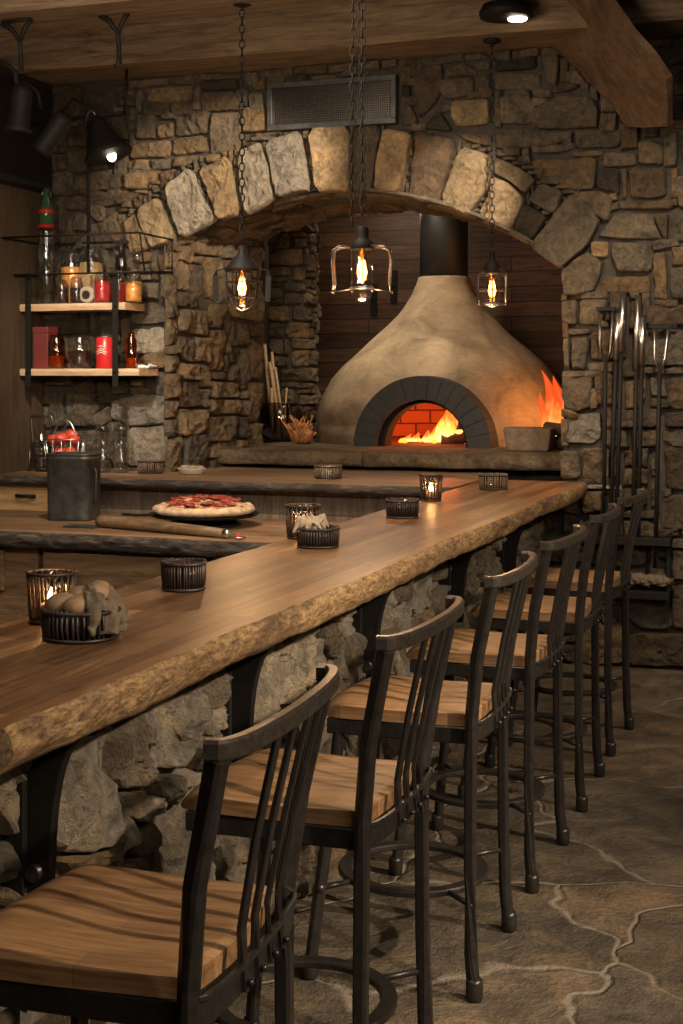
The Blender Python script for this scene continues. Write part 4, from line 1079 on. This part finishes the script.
# zinc canister
t = thing('zinc_canister', 'tall square dark zinc canister standing on the pizza counter', 'canister', (-4.145, 7.16, .86), .12)
t.scale = (.94, .94, 1)
bm = nb(); n = 40; rows = []
for z, s in ((0, .96), (.012, .975), (.03, .97), (.345, 1.0), (.35, 1.03), (.362, 1.03), (.368, 1.0), (.372, 1.0), (.376, 1.035), (.385, 1.035), (.385, .97), (.02, .93)):
    rows.append([])
    for i in range(n):
        a = 2*PI*i/n+.0; k = 1/((abs(math.cos(a))**8+abs(math.sin(a))**8)**.125)
        rows[-1].append(bm.verts.new((.142*s*k*math.cos(a), .12*s*k*math.sin(a), z)))
for A, B in zip(rows, rows[1:]):
    for i in range(n): bm.faces.new((A[i], A[(i+1) % n], B[(i+1) % n], B[i])).smooth = True
bm.faces.new(rows[0][::-1]); bm.faces.new(rows[-1]); obj('body', bm, 'zinc', t)
bm = nb(); tube(bm, [(.148, -.03, .30), (.158, -.03, .28), (.158, -.03, .12), (.148, -.03, .10)], .006, 7); obj('handle', bm, 'zinc', t)
bm = nb(); lathe(bm, [(.12, .0), (.125, 0)], n=4); bm.free()

# things on the back counter by the canister
t = thing('wire_pepper_basket', 'wire basket of red peppers behind the zinc canister', 'basket', (-4.63, 7.88, 1.07))
t.scale = (1.15, 1, 1.1)
bm = nb()
for z, r in ((.01, .08), (.10, .11), (.20, .125)): tube(bm, [(r*math.cos(2*PI*i/28), r*.8*math.sin(2*PI*i/28), z) for i in range(28)], .004, 6, True)
for k in range(14):
    a = 2*PI*k/14; tube(bm, [(r*math.cos(a), r*.8*math.sin(a), z) for z, r in ((.01, .08), (.1, .11), (.2, .125))], .003, 5)
obj('wire_bowl', bm, 'brightsteel', t)
bm = nb(); tube(bm, [(-.07+.07*(1-math.cos(PI*i/12))-.0, 0, .19+.12*math.sin(PI*i/12)) for i in range(13)], .006, 7); obj('handle', bm, 'brightsteel', t)
for k, (x, y, z) in enumerate(((-.06, 0, .17), (0, -.03, .18), (.06, 0, .17), (.02, .04, .20), (-.02, 0, .10), (.05, -.03, .1))):
    bm = nb(); blob(bm, (0, 0, 0), .045, k, .15, 3, (1.1, .8, .8), rot=k)
    tag(obj('red_pepper', bm, 'redfruit', loc=(-4.63+x*1.2, 7.88+y, 1.095+z*1.1)), 'glossy red pepper lying in the wire basket behind the canister', 'pepper', 'peppers in the wire basket')
def jar(name, label, x, y, z, r, h, fillmat=None, fh=.8, glass='glass', lid=None, cat='jar', grp=None, neck=.8, n=28):
    t = thing(name, label, cat, (x, y, z), 0, grp)
    bm = nb(); lathe(bm, [(.001, .001), (r*.9, .001), (r, .01), (r, h*.78), (r*neck, h*.9), (r*neck, h), (r*(neck-.05), h), (r*(neck-.05), h*.9), (r*.95, h*.77), (r*.95, .012), (.001, .008)], n=n)
    obj('glass_body', bm, glass, t)
    if fillmat:
        bm = nb(); lathe(bm, [(.001, .01), (r*.9, .01), (r*.92, .03), (r*.92, h*.75*fh), (.001, h*.78*fh)], n=20, jit=.04); obj('contents', bm, fillmat, t)
    if lid:
        bm = nb(); lathe(bm, [(r*neck*1.08, h-.012), (r*neck*1.1, h+.012), (r*neck, h+.018), (.001, h+.018)], n=20); obj('lid', bm, lid, t)
    return t
jar('drinking_glass', 'clear tall glass standing right behind the zinc canister', -4.43, 8.02, 1.07, .05, .31, None, cat='glass', neck=1.0)
jar('drinking_glass', 'clear tall glass behind the canister beside the wire basket', -4.31, 8.04, 1.07, .05, .31, None, cat='glass', neck=1.0)
t = thing('bottle_rack', 'dark twisted wire bottle rack on the back counter against the left wall', 'rack', (-4.86, 7.98, 1.07))
bm = nb()
sweep(bm, [(-.075, 0, .36), (.075, 0, .36), (.08, 0, .34), (.065, 0, .19), (-.065, 0, .19), (-.08, 0, .34)], circ(.009, 8), True)
for x in (-.07, .07):
    for y in (-.05, .05): tube(bm, [(x, y, 0), (x*.8, y, .08), (x*1.05, y*.4, .19)], .006, 6)
obj('frame', bm, 'railsteel', t)
bm = nb()
for z in (.02, .09, .16): tube(bm, [(.075*math.cos(2*PI*i/24), .06*math.sin(2*PI*i/24), z) for i in range(24)], .005, 6, True)
obj('hoops', bm, 'wire', t)
jar('glass_carafe', 'dark glass carafe held in the twisted wire rack', -4.86, 7.98, 1.08, .045, .26, 'dark', .5, cat='carafe')

# ------------------------------------------------------------------ wall shelves
SY0, SY1 = 7.93, 8.19
def shelf(z, x0, x1, label):
    b = nb(); nx = 40; rows = []
    for i in range(nx+1):
        x = x0+(x1-x0)*i/nx; e = noise.noise(Vector((x*5, z, 0)))*.008
        rows.append([b.verts.new(q) for q in ((x, SY0+e, z-.045), (x, SY0-.006+e*1.5, z-.02), (x, SY0+e, z), (x, SY1, z), (x, SY1, z-.045))])
    for A, B in zip(rows, rows[1:]):
        for j in range(5): b.faces.new((A[j], A[(j+1) % 5], B[(j+1) % 5], B[j]))
    b.faces.new(rows[0]); b.faces.new(rows[-1])
    return tag(obj('wall_shelf', b, 'shelfwood'), label, 'shelf')
ZU, ZL = 2.16, 1.74
shelf(ZU, WL+.01, -4.22, 'upper pale wooden plank shelf with the jars and tall bottle')
shelf(ZL, WL+.01, -4.12, 'lower pale wooden plank shelf with the red tin')
t = thing('shelf_frame', 'black steel rod and strap frame holding the two plank shelves', 'shelf frame', (-4.6, 8.0, 1.6))
def W(x, y, z): return (x+4.6, y-8.0, z-1.6)
for xx in (-4.915, -4.28):
    bm = nb(); box(bm, xx+4.6-.02, xx+4.6+.02, SY0-.03-8.0, SY0-.02-8.0, .02, .76)
    for zz in (ZU-.02, ZL-.02):
        blob(bm, W(xx, SY0-.032, zz), .012, amp=0, sub=1); box(bm, xx+4.6-.02, xx+4.6+.02, SY0-8.02, SY1-8.0, zz-.035-1.6, zz-.028-1.6)
    obj('strap', bm, 'iron', t, bevel=.002)
bm = nb()
zt, zb = 2.575, 2.345; xl, xr = -4.99, -4.02
tube(bm, [W(xl, 7.72, zt), W(xr, 7.72, zt), W(xr, 8.2, zt), W(xl, 8.2, zt)], .007, 6, True)
tube(bm, [W(xl, 7.86, zb), W(xr, 7.86, zb), W(xr, 8.2, zb+.02), W(xl, 8.2, zb+.02)], .007, 6, True)
for x, y in ((xr, 7.74), (xr, 8.19), (xl, 8.19)): tube(bm, [W(x, y, zt), W(x, y+.06 if y < 8 else y, zb)], .006, 6)
obj('rod_frame', bm, 'iron', t)
bm = nb(); tube(bm, [W(-4.47, 7.9, zb), W(-4.47, 7.9, 3.32)], .011, 8)
tube(bm, [W(-4.92, 7.9, 3.33), W(-4.22, 7.9, 3.36)], .009, 7)
tube(bm, [W(-4.72, 7.9, 3.33), W(-4.58, 7.9, 3.47), W(-4.40, 7.9, 3.35)], .010, 7); tube(bm, [W(-4.24, 7.95, 3.36), W(-4.22, 7.95, 3.66)], .01, 7)
obj('hanging_rod', bm, 'iron', t)
# bell lamp
t = thing('bell_lamp', 'black bell shaped lamp hanging above the shelves', 'lamp', (-4.30, 7.86, 3.08))
bm = nb(); lathe(bm, [(.15, 0), (.155, .012), (.13, .05), (.10, .11), (.07, .17), (.05, .24), (.025, .27), (.001, .275), (.001, .26), (.04, .235), (.06, .17), (.09, .11), (.12, .05), (.14, .004)], n=32); o = obj('shade', bm, 'iron', t); o.rotation_euler = (0, -.35, 0)
bm = nb(); tube(bm, [(-.09, 0, .26), (-.12, 0, .30), (-.15, 0, .28), (-.17, 0, .2)], .009, 7); obj('arm', bm, 'railsteel', t)
bm = nb(); blob(bm, (.02, 0, .0), .03, 0, 0, 2, (1, 1, 1.2)); obj('bulb', bm, 'lens', t)
# shelf contents
jn = 'jars and bottles on the upper shelf'; jn2 = 'things on the lower shelf'
t = jar('glass_bottle', 'tall clear bottle with a green neck and red band on the upper shelf', -4.86, 8.04, ZU, .058, .52, None, cat='bottle', neck=.95, grp=jn)
bm = nb(); lathe(bm, [(.05, .5), (.05, .62), (.02, .72), (.02, .76), (.001, .76)], n=20); obj('neck', bm, 'green', t, label='green tapering neck')
bm = nb(); lathe(bm, [(.053, .60), (.053, .625), (.05, .625)], n=20); lathe(bm, [(.055, .50), (.055, .525), (.05, .525)], n=20); obj('band', bm, 'red', t, label='red band')
bm = nb(); tube(bm, [(.035*math.cos(PI*i/8), 0, .70+.07*math.sin(PI*i/8)) for i in range(9)], .006, 6); obj('swing_top', bm, 'railsteel', t)
jar('preserve_jar', 'big jar of orange and brown dried fruit behind the dark jars', -4.70, 8.09, ZU, .075, .36, 'orange', .9, grp=jn)
jar('preserve_jar', 'tall jar of dried mushrooms next to the hanging rod on the upper shelf', -4.56, 8.10, ZU, .08, .38, 'tan', .95, grp=jn)
jar('preserve_jar', 'small dark plum coloured jar at the front of the upper shelf', -4.71, 7.98, ZU, .045, .16, 'dark', .9, grp=jn)
jar('preserve_jar', 'small black preserve jar in the middle of the upper shelf', -4.60, 7.98, ZU, .045, .17, 'dark', .8, grp=jn)
t = thing('round_clock', 'small cream round pot with a dark face on the upper shelf', 'pot', (-4.52, 7.99, ZU), 0, jn)
bm = nb(); o_ = [( .055*math.cos(2*PI*i/28), .057+.055*math.sin(2*PI*i/28)) for i in range(28)]; prism(bm, o_, 'y', -.03, .03); obj('body', bm, 'cloth', t, bevel=.01)
bm = nb(); o_ = [( .028*math.cos(2*PI*i/20), .055+.028*math.sin(2*PI*i/20)) for i in range(20)]; prism(bm, o_, 'y', -.034, -.029); obj('face', bm, 'blackpaint', t, label='dark round face')
t.name = 'round_pot'
jar('preserve_jar', 'jar of bright red preserve in front of the hanging rod on the upper shelf', -4.42, 7.99, ZU, .055, .20, 'red', .95, grp=jn)
jar('preserve_jar', 'second bright red jar just left of the steel strap on the upper shelf', -4.335, 8.05, ZU, .05, .20, 'red', .9, grp=jn)
jar('preserve_jar', 'glowing orange jar right of the steel strap on the upper shelf', -4.245+.03, 8.03, ZU, .056, .19, 'orange', .95, grp=jn)
t = jar('pump_bottle', 'dark pump bottle standing behind the red jars on the upper shelf', -4.36, 8.13, ZU, .04, .32, 'dark', .9, glass='smoke', cat='bottle', grp=jn)
bm = nb(); cyl(bm, (0, 0, .32), (0, 0, .40), .014); sweep(bm, [(-.05, 0, .405), (.05, 0, .405)], rect(.025, .02)); obj('pump', bm, 'blackpaint', t)
t = thing('wine_glass', 'clear stemmed wine glass at the right end of the upper shelf', 'glass', (-4.262+.0, 8.13, ZU), 0, jn)
bm = nb(); lathe(bm, [(.03, 0), (.03, .004), (.005, .01), (.004, .22), (.03, .26), (.04, .31), (.033, .36), (.031, .36), (.037, .31), (.028, .265), (.001, .23)], n=24); obj('glass_body', bm, 'glass', t)
t.location.x = -4.24
t = thing('card_box', 'dark red box at the left end of the lower shelf', 'box', (-4.88, 8.06, ZL), 0, jn2)
bm = nb(); box(bm, -.055, .055, -.06, .06, 0, .27); obj('body', bm, 'darkred', t, bevel=.004)
bm = nb(); box(bm, -.058, .058, -.063, .063, .235, .275); obj('lid', bm, 'darkred', t, bevel=.003)
jar('glass_jar', 'amber tinted glass jar next to the dark red box on the lower shelf', -4.76, 8.0, ZL, .055, .22, 'tan', .5, glass='amber', grp=jn2)
t = jar('glass_jar', 'ribbed glass jar with dark contents in the middle of the lower shelf', -4.59, 8.0, ZL, .075, .22, 'dark', .7, grp=jn2, neck=.85)
t = jar('glass_jar', 'amber glass bottle just right of the steel strap on the lower shelf', -4.215, 8.0, ZL, .035, .23, 'orange', .4, glass='amber', grp=jn2, neck=.6)
t = thing('red_tin', 'bright red tin with a white winged emblem on the lower shelf', 'tin', (-4.40, 7.995, ZL), 0, jn2)
bm = nb(); lathe(bm, [(.001, 0), (.056, 0), (.06, .006), (.06, .196), (.056, .2), (.05, .203), (.001, .2)], n=32); obj('body', bm, 'red', t)
bm = nb()
for k, (w_, z_) in enumerate(((.9, .125), (1.3, .112), (1.1, .098), (.5, .14))):
    pts = [(.0612*math.sin(a), -.0612*math.cos(a), z_+.006*math.cos(a*6)) for a in [(-w_/2+w_*i/8) for i in range(9)]]
    tube(bm, pts, .003, 4)
obj('emblem', bm, 'white', t, label='white curved emblem')
bm = nb(); tube(bm, [(.056*math.cos(2*PI*i/28), .056*math.sin(2*PI*i/28), .204) for i in range(28)], .004, 6, True); obj('rim', bm, 'brightsteel', t)
bm = nb()
n = 14; rows = []
for i in range(n+1):
    rows.append([bm.verts.new((-.07+.14*i/n, -.07+.13*j/8, .012+.018*abs(noise.noise(Vector((i*.5, j*.6, 3))))*2)) for j in range(9)])
for A, B in zip(rows, rows[1:]):
    for j in range(8): bm.faces.new((A[j], A[j+1], B[j+1], B[j])).smooth = True
o = tag(obj('folded_cloth', bm, 'white', loc=(-4.20+.02, 8.10, ZL)), 'crumpled white cloth at the right end of the lower shelf', 'cloth'); o.modifiers.new('t', 'SOLIDIFY').thickness = .012

# ------------------------------------------------------------------ pendants
def chain(b, p0, p1, r=.0036, L=.05, sag=0):
    p0, p1 = Vector(p0), Vector(p1); D = (p1-p0).length; n = max(2, int(D/(L*.78))); 
    for k in range(n):
        c = p0.lerp(p1, (k+.5)/n); t = (p1-p0).normalized()
        s = Vector((1, 0, 0)) if k % 2 else Vector((0, 1, 0)); s = (s-t*s.dot(t)).normalized()
        pts = []
        for i in range(12):
            a = 2*PI*i/12; pts.append(c+t*(L/2)*math.cos(a)+s*(L*.26)*math.sin(a))
        prof = circ(r, 5); nrm = t.cross(s); rings = []
        for i, q in enumerate(pts):
            a = 2*PI*i/12; out = (t*math.cos(a)+s*math.sin(a)).normalized()
            rings.append([b.verts.new(q+out*u+nrm*v) for u, v in prof])
        for i in range(12):
            A, B = rings[i], rings[(i+1) % 12]
            for j in range(5): b.faces.new((A[j], A[(j+1) % 5], B[(j+1) % 5], B[j])).smooth = True
def pendant(kind, x, y, z, label, power, ztop=3.64):
    t = thing('pendant_lamp', label, 'pendant lamp', (x, y, z), .25, 'pendant lamps over the bar')
    h = ztop-z
    bm = nb(); chain(bm, (0, 0, .25), (0, 0, h))
    if kind == 'b': chain(bm, (-.045, 0, .20), (-.035, -.03, h)); 
    obj('chain', bm, 'iron', t)
    bm = nb(); lathe(bm, [(.001, h), (.05, h), (.05, h-.015), (.012, h-.03), (.001, h-.03)], n=20); obj('ceiling_hook', bm, 'iron', t)
    bm = nb()
    if kind == 'a': lathe(bm, [(.001, .22), (.02, .22), (.022, .18), (.05, .15), (.085, .105), (.09, .085), (.085, .085), (.03, .10), (.001, .10)], n=28)
    elif kind == 'b': lathe(bm, [(.001, .20), (.026, .20)]+[(.026+.006*(i % 2), .195-.01*i) for i in range(6)]+[(.05, .13), (.055, .10), (.05, .10), (.001, .11)], n=28)
    else: lathe(bm, [(.001, .22), (.018, .22), (.022, .17), (.045, .14), (.05, .10), (.001, .10)], n=28)
    obj('cap', bm, 'iron', t)
    rj = {'a': .052, 'b': .048, 'c': .05}[kind]; hb = {'a': -.10, 'b': -.13, 'c': -.085}[kind]
    pr = [(rj, .10), (rj, hb*.55), (rj*.9, hb*.8), (rj*.6, hb*.95), (.001, hb)]
    bm = nb(); lathe(bm, pr, n=28); obj('glass_jar', bm, 'glass', t)
    bm = nb(); w = {'a': .095, 'b': .125, 'c': .10}[kind]; rb = .0055
    if kind == 'b':
        for s in (-1, 1):
            for yy in (-.045, .045):
                tube(bm, [(s*.04, yy*.6, .115), (s*.10, yy, .11), (s*w, yy, .095), (s*(w+.004), yy, .05), (s*(w-.002), yy, -.05), (s*(w+.006), yy, -.09)], rb, 7)
            tube(bm, [(s*(w+.006), -.045, -.09), (s*(w+.006), .045, -.09)], rb, 7); tube(bm, [(s*w, -.045, .095), (s*w, .045, .095)], rb, 7)
        tube(bm, [(w, 0, -.088), (rj*1.05, 0, -.075)], .003, 6); tube(bm, [(-w, 0, -.088), (-rj*1.05, 0, -.075)], .003, 6)
        tube(bm, [(rj*1.05*math.cos(2*PI*i/24), rj*1.05*math.sin(2*PI*i/24), -.07) for i in range(24)], .003, 6, True)
    elif kind == 'a':
        for k in range(6):
            a = 2*PI*k/6; tube(bm, [(q*math.cos(a), q*math.sin(a), zz) for q, zz in ((.085, .09), (.078, .02), (.072, -.05), (.045, -.10), (.004, -.115))], .004, 6)
        for zz, q in ((.03, .079), (-.05, .073)): tube(bm, [(q*math.cos(2*PI*i/28), q*math.sin(2*PI*i/28), zz) for i in range(28)], .004, 6, True)
        for s in (-1, 1): sweep(bm, [(s*.09, 0, .10), (s*.135, 0, .09), (s*.14, 0, .06), (s*.135, 0, -.07)], rect(.028, .005))
    else:
        sq = [(w, w), (-w, w), (-w, -w), (w, -w)]
        for zz in (.09, -.08, .0): tube(bm, [(a*.8, b*.8, zz) for a, b in sq], .0045, 6, True)
        for a, b in sq: tube(bm, [(a*.35, b*.35, .12), (a*.8, b*.8, .09), (a*.8, b*.8, -.085)], .005, 6)
        for a, b in ((w, 0), (-w, 0), (0, w), (0, -w)): tube(bm, [(a*.8, b*.8, .09), (a*.8, b*.8, -.08)], .004, 6)
        tube(bm, [(-w*.8, 0, -.08), (0, 0, -.095), (w*.8, 0, -.08)], .004, 6); tube(bm, [(0, -w*.8, -.08), (0, 0, -.095), (0, w*.8, -.08)], .004, 6)
    obj('cage', bm, 'iron' if kind == 'a' else 'railsteel', t)
    bm = nb(); lathe(bm, [(.014, .10), (.014, .075), (.02, .06), (.031, .02), (.03, -.02), (.018, -.045), (.001, -.052)], n=20); bl = obj('bulb', bm, 'amber', t)
    bm = nb()
    for k in range(7):
        a = 2*PI*k/7; tube(bm, [(.011*math.cos(a), .011*math.sin(a), .05), (.021*math.cos(a), .021*math.sin(a), .0), (.013*math.cos(a), .013*math.sin(a), -.035)], .0024, 5)
    obj('filament', bm, 'bulb', bl)
    bm = nb(); lathe(bm, [(.001, -.042), (.010, -.03), (.014, 0), (.011, .035), (.001, .05)], n=14); obj('glow_core', bm, 'bulbglow', bl)
    ld = bpy.data.lights.new('bulb_light', 'POINT'); ld.energy = power; ld.color = (1, .60, .30); ld.shadow_soft_size = .03
    l = bpy.data.objects.new('bulb_light', ld); COL.objects.link(l); l.parent = t; l.location = (0, 0, -.16)
def at(px, py, d):
    k = (px-341.5)/F*d; return (FX*d+RX*k, FY*d+RY*k, CAMZ-(py-378)*d/F)
a = at(242, 288, 7.3); pendant('a', *a, 'left caged pendant lamp with a domed dark cap hanging by the shelves', 5)
a = at(362, 272, 6.2); pendant('b', *a, 'middle and largest pendant lamp on two chains with a long glass jar', 6, 3.98)
a = at(492, 290, 8.1); pendant('c', *a, 'right square caged pendant lamp hanging nearest the stone jamb', 5)

# downlight and small spots, beam straps
x, y, z = at(506, 18, 7.75)
t = thing('downlight', 'round black downlight under the ceiling beam at the top right', 'ceiling lamp', (x, y, z))
bm = nb(); lathe(bm, [(.12, 0), (.145, .005), (.15, .03), (.13, .07), (.05, .09), (.001, .09), (.001, .05), (.10, .03)], n=32); cyl(bm, (0, 0, .08), (0, 0, 4.05-z), .025, n=14); obj('housing', bm, 'iron', t)
bm = nb(); lathe(bm, [(.001, -.012), (.05, -.012), (.055, -.004), (.001, .0)], c=(.06, .02, 0), n=24); obj('lens', bm, 'lens', t)
def spot_fixture(px, py, d, label, tilt):
    x, y, z = at(px, py, d)
    t = thing('track_spotlight', label, 'spotlight', (x, y, z), 0, 'spotlights at the top left')
    bm = nb(); lathe(bm, [(.001, .26), (.05, .26), (.06, .22), (.062, .03), (.085, 0), (.08, 0), (.055, .03), (.05, .04), (.001, .04)], n=26); o = obj('can', bm, 'iron', t); o.rotation_euler = tilt
    bm = nb(); tube(bm, [(0, 0, .24), (-.02, 0, .34), (-.09, 0, .40), (-.20, 0, .42)], .014, 8); obj('arm', bm, 'iron', t)
    bm = nb(); lathe(bm, [(.001, .035), (.05, .035), (.001, .045)], n=20); o = obj('lens', bm, 'glass', t); o.rotation_euler = tilt
spot_fixture(18, 132, 7.9, 'black cylinder spotlight hanging at the far left under the beam', (0, .12, 0))
spot_fixture(41, 150, 8.3, 'black spotlight turned right against the dark upper panel', (0, .7, 0))
t = thing('wall_speaker', 'black box speaker above the panelled left wall', 'speaker', (-4.93, 7.75, 2.925))
bm = nb(); box(bm, -.2, .04, -.7, .42, 0, .70); obj('cabinet', bm, 'blackpaint', t, bevel=.01)
bm = nb(); box(bm, .04, .05, -.66, .38, .04, .66); obj('grille', bm, 'iron', t)
for (px, py, d, lab) in ((20, 38, 7.6, 'forked iron hook under the near beam above the left spotlight'), (118, 30, 7.5, 'forked iron hook under the near beam above the bell lamp')):
    x, y, z = at(px, py, d); bm = nb()
    tube(bm, [(-.11, 0, .09), (-.05, 0, .05), (0, 0, -.02), (.015, 0, -.18)], .013, 7, scales=[1.3, 1.2, 1, .7]); tube(bm, [(.07, 0, .10), (.03, 0, .05), (0, 0, -.02)], .013, 7)
    tube(bm, [(0, 0, -.02), (-.005, 0, -.17), (-.02, 0, -.2)], .006, 6); tube(bm, [(-.11, 0, .09), (.07, 0, .10)], .012, 7)
    tag(obj('iron_hook', bm, 'iron', loc=(x, y, z)), lab, 'hook')

# ------------------------------------------------------------------ oven tools on the right wall
TY = WY-.13
def pt(px, py, Y=TY):
    X, z = onY(px, py, Y); return X, Y, z
def otool(label, px0, py0, px1, py1, kind, py_grip):
    X0, Y, z0 = pt(px0, py0); X1, _, z1 = pt(px1, py1)
    t = thing('oven_tool', label, 'oven tool', (X1, TY, z1), 0, 'long oven tools on the wall')
    def q(s): return (X0-X1)*s, 0, (z0-z1)*s
    s = (py_grip-py1)/(py0-py1)
    bm = nb()
    if kind == 'tube': tube(bm, [q(s), q(1)], .017, 12); obj('grip', bm, 'brightsteel', t, label='polished steel tube grip')
    else:
        a, b = q(s), q(1); w = .04
        for sx in (-1, 1): tube(bm, [(a[0], 0, a[2]-.04), (a[0]+sx*w*.7, 0, a[2]+.04), (b[0]+sx*w, 0, b[2])], .008, 8)
        obj('grip', bm, 'railsteel' if kind == 'fork' else 'brightsteel', t)
        bm = nb(); box(bm, b[0]-w-.015, b[0]+w+.015, -.012, .012, b[2]-.01, b[2]+.012); obj('crossbar', bm, 'iron', t)
    bm = nb(); tube(bm, [(0, 0, 0), q(s*.5), (q(s)[0], 0, q(s)[2]+.02)], .012, 8); obj('rod', bm, 'iron', t)
    bm = nb(); sweep(bm, [(0, 0, .14), (0, 0, 0)], rect(.035, .012)); obj('blade', bm, 'iron', t)
otool('oven fork with a two pronged dark top hanging leftmost on the tool wall', 606, 309, 604, 520, 'fork', 358)
otool('oven tool with a polished steel grip, second from the left on the tool wall', 618, 313, 610, 535, 'tube', 360)
otool('tallest left steel tube handled oven tool on the wall', 623, 295, 616, 538, 'tube', 352)
otool('tallest right steel tube handled oven tool on the wall', 638, 295, 633, 538, 'tube', 370)
otool('short steel grip oven tool just right of the tallest handles', 643, 317, 638, 535, 'tube', 366)
otool('oven tool with a looped steel grip hanging rightmost on the tool wall', 661, 327, 655, 568, 'loop', 366)
t = thing('tool_rack', 'black steel rack with two ledges holding the oven tools on the wall', 'rack', pt(640, 565))
X0, Y0_, Z0 = pt(640, 565)
def rel(px, py): X, _, z = pt(px, py); return X-X0, z-Z0
for (xa, xb, yy) in ((588, 671, 539), (612, 670, 593)):
    a = rel(xa, yy); b = rel(xb, yy+1); bm = nb(); box(bm, a[0], b[0], -.04, .12, a[1]-.022, a[1]+.022); obj('ledge', bm, 'iron', t, bevel=.003)
a = rel(668, 541); b = rel(668, 593); bm = nb(); box(bm, a[0]-.012, a[0]+.012, .02, .08, b[1], a[1]); obj('upright', bm, 'iron', t, bevel=.002)
for (xa, xb, yy) in ((598, 625, 311), (648, 676, 326)):
    a = rel(xa, yy); b = rel(xb, yy); bm = nb(); box(bm, a[0], b[0], .03, .05, a[1]-.012, a[1]+.012); box(bm, (a[0]+b[0])/2-.01, (a[0]+b[0])/2+.01, .03, .11, a[1]-.01, a[1]+.01); obj('peg_bar', bm, 'iron', t)
X, Y_, z = pt(646, 588); bm = nb()
for k in range(5): blob(bm, (-.09+.045*k, .0, -.005+.01*(k % 2)), .042, 1, .5, 3, (1.4, 1, .7), 4)
tag(obj('twine_coil', bm, 'twig', loc=(X, TY+.03, z+.045)), 'grey brown twisted twine lying on the lower ledge of the tool rack', 'twine')

# ------------------------------------------------------------------ light
def spot(loc, target, e, col, size, blend=.6, r=.05):
    ld = bpy.data.lights.new('spot', 'SPOT'); ld.energy = e; ld.color = col; ld.spot_size = math.radians(size); ld.spot_blend = blend; ld.shadow_soft_size = r
    o = bpy.data.objects.new('spot', ld); COL.objects.link(o); o.location = loc
    o.rotation_euler = (Vector(target)-Vector(loc)).to_track_quat('-Z', 'Y').to_euler(); return o
def area(loc, target, e, col, sx, sy):
    ld = bpy.data.lights.new('area', 'AREA'); ld.energy = e; ld.color = col; ld.shape = 'RECTANGLE'; ld.size = sx; ld.size_y = sy
    o = bpy.data.objects.new('area', ld); COL.objects.link(o); o.location = loc
    o.rotation_euler = (Vector(target)-Vector(loc)).to_track_quat('-Z', 'Y').to_euler(); return o
def point(loc, e, col, r=.05):
    ld = bpy.data.lights.new('point', 'POINT'); ld.energy = e; ld.color = col; ld.shadow_soft_size = r
    o = bpy.data.objects.new('point', ld); COL.objects.link(o); o.location = loc; return o
WARM = (1, .81, .61); SOFT = (1, .86, .7)
LS = 1.0
# ceiling track lights on the room side, throwing the stools' shadows towards the bar
spot((2.6, 1.6, 3.3), (-1.5, 3.2, .55), 380*LS, WARM, 42, .8, .05)
spot((2.6, 3.6, 3.3), (-1.5, 4.4, .6), 430*LS, WARM, 40, .8, .05)
spot((2.4, 5.6, 3.3), (-1.4, 6.6, .6), 200*LS, WARM, 40, .8, .05)
spot((-.9, 5.9, 3.6), (-3.7, 8.26, 2.9), 560*LS, WARM, 19, .6, .04)
spot((-1.0, 5.6, 3.6), (-2.15, 8.26, 2.75), 430*LS, WARM, 16, .7, .04)
spot((-2.4, 5.2, 3.9), (-1.7, 7.3, 1.07), 80*LS, WARM, 60, .9, .06)
spot((-3.0, 5.6, 3.9), (-3.5, 7.2, .9), 120*LS, SOFT, 55, .9, .06)
spot((-3.6, 5.7, 3.3), (-4.45, 8.2, 1.75), 190*LS, SOFT, 36, .9, .05)
spot((-2.2, 2.2, 3.9), (-1.7, 3.6, 1.07), 36*LS, SOFT, 70, .9, .08)
spot((-.6, 6.0, 3.6), (-.8, 8.26, 1.7), 130*LS, WARM, 60, .9, .06)
spot((-3.3, 9.45, 3.40), (-3.0, 10.4, 1.8), 60, WARM, 95, .9, .05)
area((-2.6, 3.4, 2.5), (-2.4, 7.4, 3.9), 34, WARM, 2.0, .4)  # added light aimed up at the beams, in place of bounced light
point((-3.6, 11.2, 3.2), 8, WARM, .1)  # added light inside the recess to brighten its plank wall
area((1.5, 1.0, 3.9), (-1.0, 4.5, .5), 60, SOFT, 3, 3)  # added soft ambient fill from high on the camera side
area((-2.6, 4.6, 4.0), (-2.8, 7.6, 1.4), 30, SOFT, 2.2, 1.0)  # added soft fill over the space behind the bar
# the fires
point((OC.x+.1, OC.y-.1, 1.60), 15, (1, .17, .03), .1)
point((OC.x+.05, OC.y-.62, 1.35), 1.2, (1, .3, .07), .06)
point((-1.70, 9.75, 1.5), 8, (1, .36, .1), .08)
w = bpy.data.worlds.new('world'); scn.world = w; w.use_nodes = True
w.node_tree.nodes['Background'].inputs['Color'].default_value = (.9, .75, .6, 1); w.node_tree.nodes['Background'].inputs['Strength'].default_value = .03

vs = scn.view_settings; vs.view_transform = 'Standard'; vs.look = 'None'; vs.gamma = 1; vs.exposure = 1.15; vs.use_curve_mapping = False
scn.cycles.use_denoising = True
scn.cycles.max_bounces = 8; scn.cycles.transparent_max_bounces = 24
scn.cycles.sample_clamp_indirect = 3
